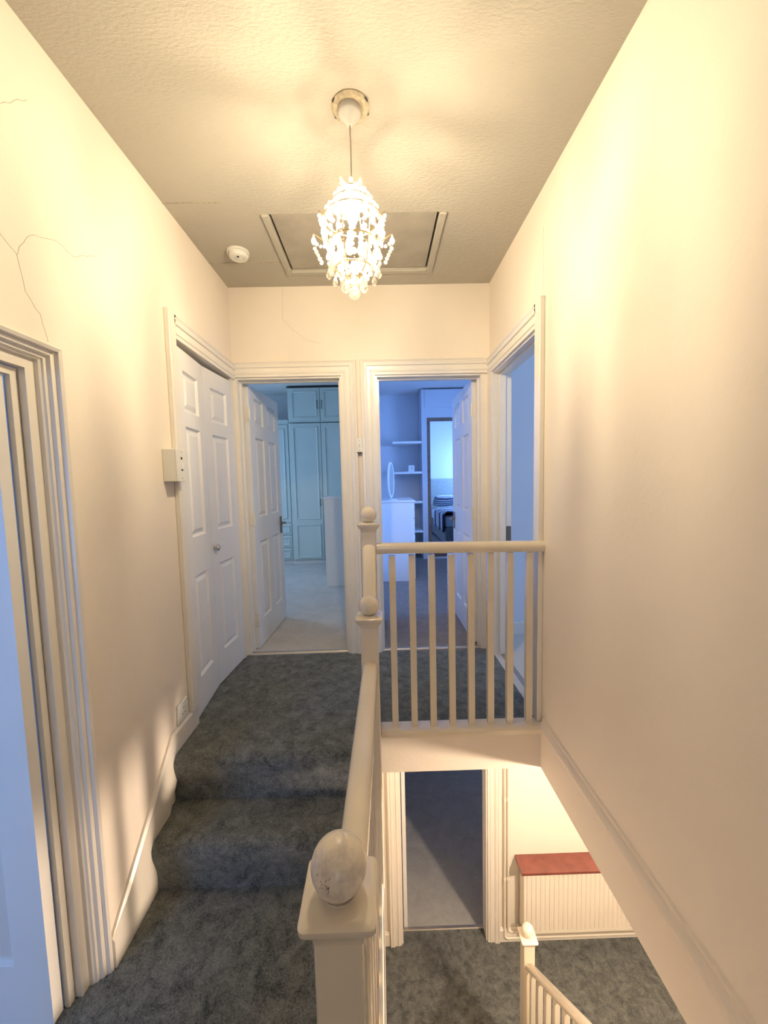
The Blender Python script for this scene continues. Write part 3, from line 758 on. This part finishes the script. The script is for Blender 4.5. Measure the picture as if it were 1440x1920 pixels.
# smoke detector
sd = root('smoke_detector', (-0.775, 2.385, ZC), 'round white smoke detector on the ceiling by the left wall', 'smoke detector')
c = (-0.775, 2.385, ZC)
MB().lathe([(0, 0), (0.062, 0), (0.062, -0.012), (0.056, -0.014)], c, 28).build('base_plate', M['plastic'], sd, smooth=40)
MB().lathe([(0.0, -0.012), (0.054, -0.012), (0.055, -0.024), (0.050, -0.034), (0.036, -0.039), (0.034, -0.036), (0.020, -0.037), (0.018, -0.041), (0, -0.042)], c, 28).build('cover', M['plastic'], sd, smooth=40)
MB().lathe([(0, -0.040), (0.006, -0.040), (0.006, -0.0445), (0, -0.0445)], (c[0]+0.006, c[1]-0.024, ZC+0.002), 10).build('indicator', M['dark'], sd)

# chandelier
CX, CY = -0.071, 1.519
ch = root('chandelier', (CX, CY, ZC), 'lit crystal bead chandelier hanging on a thin cable from a ceiling rose', 'chandelier')
MB().lathe([(0, 0), (0.068, 0), (0.068, -0.004), (0.060, -0.010), (0.050, -0.008), (0.046, -0.004), (0, -0.004)], (CX+0.004, CY-0.003, ZC), 32).build('plaster_ring', M['plaster'], ch, smooth=40)
MB().lathe([(0, -0.003), (0.041, -0.003), (0.041, -0.022), (0.038, -0.028), (0.010, -0.058), (0.006, -0.060), (0, -0.060)], (CX, CY, ZC), 28).build('cable_cup', M['plastic'], ch, smooth=40)
MB().tube([(CX, CY, ZC-0.058), (CX+0.001, CY, 1.2), (CX, CY, 1.065)], 0.0026, 8).build('cable', M['oldplastic'], ch)
MB().lathe([(0, 0.04), (0.004, 0.04), (0.010, 0.032), (0.014, 0.012), (0.016, 0.0), (0, 0.0)], (CX, CY, 1.032), 14).build('lamp_holder', M['brass'], ch, smooth=40)
MB().lathe([(0, 0.0), (0.010, 0.0), (0.012, -0.012), (0.020, -0.034), (0.022, -0.052), (0.017, -0.078), (0.008, -0.100), (0, -0.106)], (CX, CY, 1.032), 12).build('bulb', M['bulb'], ch, smooth=60)
def ring(R_, z, r=0.0022):
    pts = [(CX+R_*math.cos(2*PI*i/40), CY+R_*math.sin(2*PI*i/40), z) for i in range(41)]
    MB().tube(pts, r, 6, cap=False).build('ring', M['brass'], ch, smooth=60)
TIERS = [(0.045, 1.050), (0.078, 1.005), (0.103, 0.960), (0.092, 0.868), (0.070, 0.780), (0.036, 0.745)]
for R_, z in TIERS: ring(R_, z, 0.0026)
# frame uprights
for i in range(6):
    a = 2*PI*i/6+0.2
    ca, sa = math.cos(a), math.sin(a)
    MB().tube([(CX+0.012*ca, CY+0.012*sa, 1.062)]+[(CX+R_*ca, CY+R_*sa, z) for R_, z in TIERS], 0.0018, 6).build('frame_rod', M['brass'], ch, smooth=60)
bead = MB().lathe([(0, -0.0085), (0.006, -0.0055), (0.0085, 0), (0.006, 0.0055), (0, 0.0085)], (0, 0, 0), 7).mesh('bead', M['crystal'])
drop = MB().lathe([(0, 0.0), (0.003, -0.003), (0.0055, -0.012), (0.011, -0.025), (0.011, -0.032), (0.006, -0.041), (0, -0.045)], (0, 0, 0), 7).mesh('crystal_drop', M['crystal'])
flatd = MB().lathe([(0, 0.0), (0.006, -0.006), (0.015, -0.020), (0.017, -0.030), (0.010, -0.042), (0, -0.048)], (0, 0, 0), 10).mesh('crystal_pendant', M['crystal'])
bigb = MB().sphere((0, 0, 0), 0.0215, 14, 9).mesh('crystal_ball', M['crystal'], smooth=20)
def P(R_, a, z): return (CX+R_*math.cos(a), CY+R_*math.sin(a), z)
nb = [0]
def put(me, p, name='bead', s_=1.0):
    nb[0] += 1
    inst(name, me, p, ch, rot=(0, 0, random.uniform(0, 3)), scale=(s_, s_, s_))
def chain(p, q, n, sag, s_=1.0, ends=True):
    p, q = Vector(p), Vector(q)
    for i in range(n):
        t = (i+0.5)/n
        r_ = p.lerp(q, t); r_.z -= sag*4*t*(1-t)
        put(bead, r_, 'bead', s_*random.uniform(0.9, 1.1))
# crown
for i in range(8):
    a = 2*PI*i/8
    put(bead, P(0.045, a, 1.062), 'bead', 1.1); put(bead, P(0.047, a+0.39, 1.046), 'bead', 1.0)
    put(bead, P(0.050, a, 1.076) if i % 2 else P(0.052, a, 1.036), 'bead', 0.8)
for i in range(6): put(bead, P(0.024, 2*PI*i/6, 1.052), 'bead', 1.2)
for i in range(10): put(bead, P(0.037, 2*PI*i/10+0.2, 1.042), 'bead', 1.25)
for i in range(14): put(bead, P(0.061, 2*PI*i/14, 1.026), 'bead', 1.3)
for i in range(10):                                   # first skirt
    a = 2*PI*i/10+0.15
    chain(P(0.050, a, 1.040), P(0.080, a, 1.005), 3, 0.004, 1.0)
    put(drop, P(0.083, a+0.31, 0.998), 'crystal_drop', 0.8)
for i in range(12):                                   # second skirt
    a = 2*PI*i/12
    chain(P(0.082, a, 0.995), P(0.106, a, 0.962), 2, 0.003, 1.05)
    put(drop, P(0.108, a+0.26, 0.955), 'crystal_drop', 0.95)
for i in range(8):                                    # arms with hanging strings
    a = 2*PI*i/8+0.02
    arm = [P(0.095, a, 0.880), P(0.115, a, 0.888), P(0.133, a, 0.900), P(0.144, a, 0.908), P(0.147, a, 0.905)]
    MB().tube(arm, 0.002, 6).build('arm', M['brass'], ch, smooth=60)
    put(drop, P(0.144, a, 0.906), 'crystal_drop', 0.85)
    chain(P(0.144, a, 0.862), P(0.115, a, 0.800), 5, -0.002, 0.85)
    chain(P(0.140, a, 0.880), P(0.098, a, 0.868), 3, 0.010, 0.8)
    a2 = a+PI/8
    arm = [P(0.100, a2, 0.945), P(0.115, a2, 0.952), P(0.127, a2, 0.957), P(0.129, a2, 0.953)]
    MB().tube(arm, 0.0018, 6).build('arm', M['brass'], ch, smooth=60)
    chain(P(0.127, a2, 0.948), P(0.112, a2, 0.890), 4, 0.0, 0.85)
for i in range(14):                                   # lower basket
    a = 2*PI*i/14+0.13
    chain(P(0.094, a, 0.862), P(0.076, a, 0.788), 5, -0.006, 1.0)
for i in range(9):
    a = 2*PI*i/9+0.3
    put(drop, P(0.060, a, 0.850), 'crystal_drop', 1.1); put(bead, P(0.062, a+0.3, 0.815), 'bead', 1.4)
for i in range(10):
    a = 2*PI*i/10
    put(drop, P(0.092, a, 0.790), 'crystal_drop', 0.95)
    chain(P(0.068, a, 0.775), P(0.040, a, 0.752), 2, 0.004, 1.1)
for i in range(6):
    a = 2*PI*i/6+0.5
    put(flatd, P(0.040, a, 0.752), 'crystal_pendant', 0.95)
put(bead, (CX, CY, 0.742), 'bead', 1.5)
put(bead, (CX, CY, 0.726), 'bead', 1.2)
put(bigb, (CX, CY, 0.697), 'crystal_ball')

# hall ceiling lamp (below the right wall, lights the ground floor)
hl = root('ceiling_lamp', (1.80, 1.48, ZS), 'globe lamp under the hall ceiling', 'lamp')
MB().lathe([(0, 0), (0.06, 0), (0.06, -0.02), (0.02, -0.03), (0.015, -0.14), (0, -0.14)], (1.80, 1.48, ZS), 20).build('lamp_fitting', M['plastic'], hl, smooth=40)
MB().sphere((1.80, 1.48, ZS-0.215), 0.075, 16, 10).build('lamp_globe', M['hallbulb'], hl, smooth=60)

# ================================================================== SWITCHES AND SOCKETS
iso = root('isolator_switch', (XL, 1.865, 0.02), 'white surface-mounted isolator switch box on the left wall beside the cupboard', 'switch')
MB().box(XL, XL+0.058, 1.832, 1.922, 0.022, 0.172).build('back_box', M['plastic'], iso, bevel=0.003)
MB().box(XL+0.058, XL+0.066, 1.832, 1.922, 0.022, 0.172).build('face_plate', M['plastic'], iso, bevel=0.002)
MB().box(XL+0.064, XL+0.073, 1.868, 1.886, 0.078, 0.108).build('rocker', M['white'], iso, bevel=0.002)
MB().box(XL+0.066, XL+0.0675, 1.871, 1.883, 0.124, 0.136).build('indicator', M['dark'], iso)
MB().box(XL+0.066, XL+0.0675, 1.870, 1.884, 0.072, 0.077).build('rocker_shadow_gap', M['dark'], iso)
for z in (0.158, 0.036): MB().lathe([(0, 0), (0.003, 0), (0.003, 0.001), (0, 0.001)], (XL+0.066, 1.877, z), 8, 'x').build('screw', M['chrome'], iso)

so = root('wall_socket', (XL, 1.855, ZU+0.1), 'white single power socket just above the skirting beside the cupboard', 'socket')
MB().box(XL, XL+0.012, 1.806, 1.902, -1.140, -1.046).build('face_plate', M['plastic'], so, bevel=0.003)
for y, z, dy, dz in ((1.854, -1.078, 0.004, 0.009), (1.843, -1.104, 0.006, 0.004), (1.865, -1.104, 0.006, 0.004)):
    MB().box(XL+0.0115, XL+0.0125, y-dy/2, y+dy/2, z-dz/2, z+dz/2).build('pin_hole', M['dark'], so)
MB().box(XL+0.012, XL+0.016, 1.878, 1.892, -1.085, -1.068).build('rocker', M['white'], so, bevel=0.001)

sw = root('light_switch', (-0.125, YB, 0.21), 'small narrow light switch between the two bedroom doors', 'switch')
MB().box(-0.144, -0.106, YB-0.038, YB-0.0, 0.206, 0.300).build('face_plate', M['plastic'], sw, bevel=0.002)
MB().box(-0.131, -0.119, YB-0.043, YB-0.037, 0.243, 0.263).build('rocker', M['oldplastic'], sw, bevel=0.001)
for z in (0.287, 0.219): MB().lathe([(0, 0), (0.003, 0), (0.003, -0.001), (0, -0.001)], (-0.125, YB-0.038, z), 8, 'y').build('screw', M['bronze'], sw)
MB().box(-0.143, -0.107, YB-0.036, YB, 0.201, 0.206).build('lower_edge', M['dark'], sw)

# ================================================================== HALL: RADIATOR, SHELF, PIPES
RX0, RX1, RZ0, RZ1, RYF = 1.232, 2.70, -4.165, -3.545, 3.262
rd = root('radiator', (RX0, 3.3, RZ0), 'white fluted panel radiator under the red shelf in the hall', 'radiator')
b = MB(); pitch_ = 0.0415; n_ = int((RX1-RX0-0.04)/pitch_)
x = RX0+0.02; prof = [(RX0, RYF+0.006), (RX0+0.018, RYF+0.006)]
for i in range(n_):
    prof += [(x, RYF+0.007), (x+0.006, RYF), (x+pitch_-0.008, RYF), (x+pitch_-0.002, RYF+0.007)]
    x += pitch_
prof += [(RX1, RYF+0.006), (RX1, RYF+0.05), (RX0, RYF+0.05)]
b.prism(prof, 'z', RZ0+0.035, RZ1-0.03)
b.build('panel', M['radiator'], rd, smooth=30)
MB().box(RX0, RX1, RYF+0.003, RYF+0.05, RZ1-0.03, RZ1).build('top_rail', M['radiator'], rd, bevel=0.005)
MB().box(RX0, RX1, RYF+0.003, RYF+0.05, RZ0, RZ0+0.035).build('bottom_rail', M['radiator'], rd, bevel=0.005)
MB().box(RX0-0.004, RX0+0.001, RYF+0.002, 3.37, RZ0+0.01, RZ1).build('end_cover', M['radiator'], rd, bevel=0.002)
MB().lathe([(0, 0), (0.012, 0), (0.012, 0.03), (0.018, 0.034), (0.018, 0.07), (0.014, 0.078), (0, 0.078)], (RX0-0.035, RYF+0.03, RZ0+0.0), 14).build('valve', M['chrome'], rd, smooth=40)
MB().tube([(RX0-0.035, RYF+0.03, RZ0+0.02), (RX0+0.002, RYF+0.03, RZ0+0.02)], 0.009, 8).build('valve_tail', M['chrome'], rd)
shf = root('radiator_shelf', (RX0, 3.3, -3.5), 'glossy red-brown wooden shelf above the hall radiator', 'shelf')
MB().prism([(3.388, -3.530), (3.388, -3.498), (3.225, -3.498), (3.212, -3.503), (3.208, -3.514), (3.212, -3.525), (3.225, -3.530)], 'x', RX0-0.045, RX1+0.05).build('shelf_board', M['redwood'], shf, smooth=40)
for x in (RX0+0.25, RX1-0.25): MB().prism([(3.388, -3.531), (3.388, -3.62), (3.378, -3.62), (3.31, -3.54), (3.31, -3.531)], 'x', x-0.012, x+0.012).build('bracket', M['radiator'], shf)
pp = root('heating_pipe', (1.09, 3.365, ZG), 'inner white heating pipe down the hall wall, elbowing under the radiator', 'pipe')
MB().tube([(1.118, 3.365, ZS+0.01), (1.118, 3.365, ZG+0.145), (1.121, 3.365, ZG+0.125), (1.13, 3.362, ZG+0.118), (1.150, 3.360, ZG+0.115), (2.75, 3.360, ZG+0.115)], 0.0085, 8).build('pipe_run', M['radiator'], pp, smooth=60)
pq = root('heating_pipe', (1.09, 3.36, ZG), 'outer white heating pipe beside the hall door casing, nearer the doorway', 'pipe')
MB().tube([(1.086, 3.365, ZS+0.01), (1.086, 3.365, ZG+0.075), (1.090, 3.363, ZG+0.062), (1.105, 3.356, ZG+0.055), (2.75, 3.356, ZG+0.055)], 0.0085, 8).build('pipe_run', M['radiator'], pq, smooth=60)
for z in (-2.93, -3.72): MB().lathe([(0, -0.012), (0.013, -0.012), (0.013, 0.012), (0, 0.012)], (1.086, 3.365, z), 10).build('pipe_clip', M['radiator'], pq); MB().box(1.105, 1.131, 3.355, 3.388, z-0.01, z+0.01).build('pipe_clip', M['radiator'], pp, bevel=0.002)
for x in (1.42, 2.0): MB().box(x-0.01, x+0.01, 3.346, 3.372, ZG+0.10, ZG+0.13).build('pipe_clip', M['radiator'], pp, bevel=0.002)

# ================================================================== LEFT BEDROOM FURNITURE
def shaker(parent, x0, x1, z0, z1, yf, mat, ins=0.045, name='door', panels=None, th=0.02):
    """flat door with applied raised moulding frames"""
    d = MB().box(x0+0.002, x1-0.002, yf-th, yf, z0+0.002, z1-0.002).build(name, mat, parent, bevel=0.002)
    for (a, b_, c_, e_) in (panels or [(x0+ins, x1-ins, z0+ins, z1-ins)]):
        lines = []
        for o, hgt in ((0, 0.0), (0.002, 0.010), (0.010, 0.013), (0.018, 0.008), (0.022, 0.002), (0.022, 0.0)):
            lines.append(([(a+o, c_+o), (b_-o, c_+o), (b_-o, e_-o), (a+o, e_-o), (a+o, c_+o)], hgt))
        mo = MB().mould('y', yf-th, -1, lines)
        off = ploc(d)-Vector((0, 0, EYE))
        q = bpy.data.objects.new('panel_moulding', mo.mesh('panel_moulding', mat, off, 30)); COL.objects.link(q); q.parent = d
    return d
def bow_handle(door, x, z, yf, vertical=True, L=0.10, mat=None):
    dz = (0, L/2) if vertical else (L/2, 0)
    pts = [(x-dz[0], yf, z-dz[1]), (x-dz[0]*0.8, yf-0.022, z-dz[1]*0.8), (x, yf-0.028, z), (x+dz[0]*0.8, yf-0.022, z+dz[1]*0.8), (x+dz[0], yf, z+dz[1])]
    MB().tube(pts, 0.005, 6).build('handle', mat or M['black'], door, smooth=60)
YW = 6.03
wd = root('tall_wardrobe', (-0.85, YW, ZU), 'tall pale blue-green fitted wardrobe with top boxes in the left bedroom', 'wardrobe')
MB().box(-1.335, -0.13, YW, 6.64, ZU+0.06, 0.905).build('carcass', M['ward'], wd)
MB().box(-1.335, -0.13, YW, 6.64, 0.915, 1.425).build('top_box', M['ward'], wd)
MB().box(-1.345, -0.13, YW+0.01, 6.64, 1.430, 1.450).build('shadow_gap', M['dark'], wd)
MB().box(-1.335, -0.13, YW+0.03, 6.6, ZU, ZU+0.058).build('plinth', M['white'], wd)
for x0, x1, hx in ((-1.318, -0.852, -0.885), (-0.846, -0.40, -0.82)):
    d = shaker(wd, x0, x1, ZU+0.07, 0.895, YW, M['ward'], panels=[(x0+0.05, x1-0.045, -0.555, 0.845), (x0+0.05, x1-0.045, -1.150, -0.635)])
    bow_handle(d, hx, -0.30, YW-0.02)
    d = shaker(wd, x0, x1, 0.925, 1.418, YW, M['ward'], panels=[(x0+0.05, x1-0.045, 0.975, 1.37)])
    bow_handle(d, hx, 1.17, YW-0.02, L=0.12)
wd2 = root('low_wardrobe', (-1.75, YW+0.05, ZU), 'lower pale blue-green wardrobe with drawers left of the tall one', 'wardrobe')
MB().box(-2.25, -1.340, YW+0.03, 6.64, ZU+0.06, 0.90).build('carcass', M['ward'], wd2)
MB().prism([(YW+0.03, 0.90), (YW+0.0, 0.925), (YW-0.01, 0.935), (YW-0.01, 0.955), (6.64, 0.955), (6.64, 0.90)], 'x', -2.25, -1.340).build('cornice', M['ward'], wd2)
MB().box(-2.25, -1.340, YW+0.06, 6.6, ZU, ZU+0.058).build('plinth', M['white'], wd2)
for x0, x1 in ((-1.79, -1.352), (-2.24, -1.795)):
    d = shaker(wd2, x0, x1, -0.60, 0.885, YW+0.03, M['ward'], ins=0.055)
    bow_handle(d, x0+0.03, -0.25, YW+0.01)
    for z0, z1 in ((-0.79, -0.61), (-0.985, -0.80), (-1.178, -0.995)):
        d = shaker(wd2, x0, x1, z0, z1, YW+0.03, M['ward'], ins=0.03, name='drawer')
        bow_handle(d, (x0+x1)/2, (z0+z1)/2, YW+0.01, vertical=False, L=0.12)
ck = root('side_cabinet', (-0.4, 4.85, ZU), 'plain white chest side with thin top in the left bedroom doorway', 'chest')
MB().box(-0.648, -0.13, 4.64, 5.10, ZU, -0.195).build('carcass', M['white'], ck, bevel=0.003)
MB().box(-0.66, -0.128, 4.63, 5.11, -0.195, -0.170).build('top_board', M['white'], ck, bevel=0.003)
for z0, z1 in ((-0.5, -0.21), (-0.83, -0.51), (-1.2, -0.84)):
    d = MB().box(-0.64, -0.14, 5.10, 5.118, z0, z1).build('drawer', M['white'], ck, bevel=0.002)

# ================================================================== RIGHT BEDROOM FURNITURE
c2 = root('chest_of_drawers', (0.2, 5.1, ZU), 'white chest of drawers carrying the oval mirror in the right bedroom', 'chest')
MB().box(-0.05, 0.418, 4.80, 5.62, ZU, -0.262).build('carcass', M['white'], c2, bevel=0.003)
MB().box(-0.053, 0.445, 4.79, 5.63, -0.262, -0.238).build('top_board', M['white'], c2, bevel=0.003)
for i in range(5):
    z0 = ZU+0.03+0.189*i
    d = MB().box(0.418, 0.436, 4.805, 5.615, z0, z0+0.183).build('drawer', M['white'], c2, bevel=0.002)
    for y in (4.98, 5.44): MB().lathe([(0, 0), (0.006, 0), (0.006, 0.012), (0.014, 0.018), (0.013, 0.026), (0, 0.027)], (0.436, y, z0+0.10), 10, 'x').build('knob', M['bronze'], d, smooth=40)
om = root('dressing_mirror', (0.155, 5.0, -0.238), 'white oval dressing mirror seen nearly edge-on on the chest', 'mirror')
mc = Vector((0.155, 5.02, 0.015)); tang = math.radians(76)
def ell(a, b_, t, th):
    u = Vector((math.cos(tang), math.sin(tang), 0)); nn = Vector((math.sin(tang), -math.cos(tang), 0))
    return mc+u*a*math.cos(t)+Vector((0, 0, 1))*b_*math.sin(t)+nn*th
bb = MB(); rgs = []
for a, b_, th in ((0.0, 0.0, -0.010), (0.15, 0.208, -0.010), (0.165, 0.225, -0.004), (0.165, 0.225, 0.010), (0.158, 0.216, 0.018), (0.146, 0.203, 0.014)):
    if a == 0: rgs.append([len(bb.v)]); bb.v.append(tuple(mc+Vector((math.sin(tang), -math.cos(tang), 0))*th)); continue
    rgs.append(list(range(len(bb.v), len(bb.v)+32))); bb.v += [tuple(ell(a, b_, 2*PI*i/32, th)) for i in range(32)]
for A, B in zip(rgs, rgs[1:]):
    for i in range(32):
        j = (i+1) % 32
        bb.f.append((A[0], B[i], B[j]) if len(A) == 1 else (A[i], B[i], B[j], A[j]))
bb.build('frame', M['white'], om, smooth=40)
gb = MB(); gb.v = [tuple(ell(0.147, 0.204, 2*PI*i/32, 0.0135)) for i in range(32)]; gb.f = [tuple(range(32))]
gb.build('glass', M['mirror'], om)
MB().tube([tuple(mc+Vector((0, 0, -0.21))), (0.155, 5.03, -0.225)], 0.010, 8).build('stem', M['white'], om)
MB().lathe([(0, 0), (0.075, 0), (0.075, 0.006), (0.02, 0.016), (0, 0.016)], (0.165, 5.03, -0.238), 24).build('base', M['white'], om, smooth=40)
SHZ = (0.612, 0.142, -0.322, -0.788)
for i, z in enumerate(SHZ):
    s_ = MB().box(0.235, 0.688, 6.17 if i else 6.17, 6.65, z-0.036, z).build('wall_shelf', M['white'], bevel=0.003)
    tag(s_, ('topmost white shelf in the right bedroom alcove', 'white alcove shelf carrying the small clock', 'white alcove shelf level with the chest top', 'lowest white shelf in the right bedroom alcove')[i], 'shelf', 'alcove shelves')
ckk = root('small_clock', (0.53, 6.3, 0.142), 'small white square clock standing on the alcove shelf', 'clock')
MB().box(0.482, 0.578, 6.25, 6.30, 0.142, 0.242).build('case', M['white'], ckk, bevel=0.008)
MB().lathe([(0, 0), (0.036, 0), (0.036, -0.002), (0, -0.002)], (0.53, 6.25, 0.192), 20, 'y').build('dial', M['plastic'], ckk)
MB().box(0.528, 0.532, 6.246, 6.248, 0.192, 0.220).build('hand', M['black'], ckk); MB().box(0.530, 0.552, 6.246, 6.248, 0.190, 0.194).build('hand', M['black'], ckk)
YM = 6.165
mw = root('mirror_wardrobe', (1.3, YM, ZU), 'white fitted wardrobe with wood-framed mirror door in the right bedroom', 'wardrobe')
MB().wall('y', YM, YM+0.03, 0.690, 2.38, ZU, 1.395, [(0.772, 1.46, ZU+0.03, 0.965)]).build('front_frame', M['ward2'], mw)
MB().box(0.690, 0.72, YM+0.03, 6.64, ZU, 1.395).build('side_panel', M['ward2'], mw)
MB().box(0.74, 2.36, YM-0.008, YM-0.0, 1.118, 1.385).build('top_panel', M['ward2'], mw, bevel=0.003)
MB().wall('y', YM+0.004, YM+0.034, 0.774, 1.458, ZU+0.032, 0.963, [(0.822, 1.410, ZU+0.10, 0.910)]).build('mirror_frame', M['wood'], mw)
MB().box(0.820, 1.412, YM+0.018, YM+0.024, ZU+0.098, 0.912).build('mirror_glass', M['mirror'], mw)
MB().wall('y', YM-0.004, YM+0.03, 1.55, 2.34, ZU+0.05, 0.96).build('wardrobe_door', M['ward2'], mw, bevel=0.003)

# bed seen in the wardrobe mirror
bx0, bx1, by0, by1 = 1.22, 2.20, 3.19, 5.15
bd = root('bed', (1.7, 4.1, ZU), 'bed with tall grey-green headboard reflected in the wardrobe mirror', 'bed')
MB().box(bx0-0.03, bx1+0.03, by0-0.015, by0+0.05, ZU+0.1, 0.03).build('headboard', M['headboard'], bd, bevel=0.02, seg=3)
MB().box(bx0, bx1, by0+0.05, by1, ZU+0.05, ZU+0.36).build('divan_base', M['divan'], bd, bevel=0.015)
MB().box(bx0, bx1, by0+0.05, by1, ZU+0.36, ZU+0.58).build('mattress', M['sheet'], bd, bevel=0.04, seg=3)
for x in (bx0+0.1, bx1-0.1):
    for y in (by0+0.15, by1-0.1): MB().lathe([(0, 0), (0.022, 0), (0.022, 0.05), (0, 0.05)], (x, y, ZU), 10).build('foot', M['black'], bd)
def quilt(name, x0, x1, y0, y1, ztop, drop, mat, nx=26, ny=30, puff=0.03, fold=0.03):
    b = MB(); top = []
    W_ = x1-x0
    for j in range(ny+1):
        row = []
        for i in range(nx+1):
            s = -drop+(W_+2*drop)*i/nx
            y = y0+(y1-y0)*j/ny
            wob = 0.012*math.sin(9*y+3*s)+0.010*math.sin(17*s+4*y)
            if s < 0: X, Z = x0-0.02-0.02*math.sin(11*y), ztop+s*1.0+0.0
            elif s > W_: X, Z = x1+0.02+0.02*math.sin(12*y), ztop-(s-W_)
            else: X, Z = x0+s, ztop+puff*math.sin(PI*s/W_)**0.5+wob
            row.append((X, y+0.02*math.sin(6*s), Z))
        top.append(row)
    for row in top: b.v += row
    n1 = nx+1
    for j in range(ny):
        for i in range(nx):
            b.f.append((j*n1+i, j*n1+i+1, (j+1)*n1+i+1, (j+1)*n1+i))
    o = b.build(name, mat, smooth=60)
    md = o.modifiers.new('thick', 'SOLIDIFY'); md.thickness = 0.025; md.offset = 1
    return o
q = quilt('duvet', bx0, bx1, 3.88, 5.19, ZU+0.62, 0.34, M['stripes'])
tag(q, 'dark and white striped duvet thrown over the foot of the bed', 'duvet')
pl = MB(); npx, npy = 18, 14
for sg in (1, -1):
    k0 = len(pl.v)
    for jy in range(npy+1):
        for ix in range(npx+1):
            u, v = 2*ix/npx-1, 2*jy/npy-1
            th = 0.075*((1-abs(u)**3.0)*(1-abs(v)**3.0))**0.5
            pl.v.append((0.5*u*(1-0.05*v*v), 0.5*v*(1-0.05*u*u), sg*th+0.004*math.sin(9*u+5*v)))
    for jy in range(npy):
        for ix in range(npx):
            a = k0+jy*(npx+1)+ix; pl.f.append((a, a+1, a+npx+2, a+npx+1))
pme = pl.mesh('pillow', M['stripes'], smooth=60)
for i in range(2):
    p = bpy.data.objects.new('pillow', pme); COL.objects.link(p)
    p.location = (bx0+0.245+0.49*i, by0+0.34, ZU+0.775+EYE); p.scale = (0.47, 0.44, 1.0); p.rotation_euler = (math.radians(32), 0, 0)
    tag(p, ('striped pillow nearer the window at the headboard', 'striped pillow nearer the bedroom door at the headboard')[1-i], 'pillow', 'pillows on the bed')

# dark scuffs on the worn ball of the nearest newel, chipped plaster round the ceiling rose
sc = MB()
bc = Vector((N1[0], N1[1], -0.597+0.041*0.94))
for i in range(16):
    a = math.radians(-114+random.gauss(0, 9)); e = math.radians(6+random.gauss(0, 6)); tl = random.uniform(1.0, 3.0)
    pts = []
    for k in range(4):
        aa = a+math.radians(1.1*k); ee = e+math.radians(tl*k)
        pts.append(bc+0.0411*Vector((math.cos(ee)*math.cos(aa), math.cos(ee)*math.sin(aa), math.sin(ee))))
    sc.tube(pts, [0.0001, 0.0004, 0.0003, 0.0001], 5)
o = sc.build('scuff_marks', M['dark'], bs); o['kind'] = 'stuff'
for i, (a, w_) in enumerate(((95, 0.5), (210, 0.35), (330, 0.4), (20, 0.25), (150, 0.2))):
    pts = [(CX+0.004+0.066*math.cos(math.radians(a)+w_*(t-0.5)), CY-0.003+0.066*math.sin(math.radians(a)+w_*(t-0.5)), ZC-0.004) for t in (0, 0.33, 0.66, 1)]
    MB().tube(pts, [0.001, 0.0035, 0.003, 0.001], 6).build('plaster_chip', M['dark'], ch)
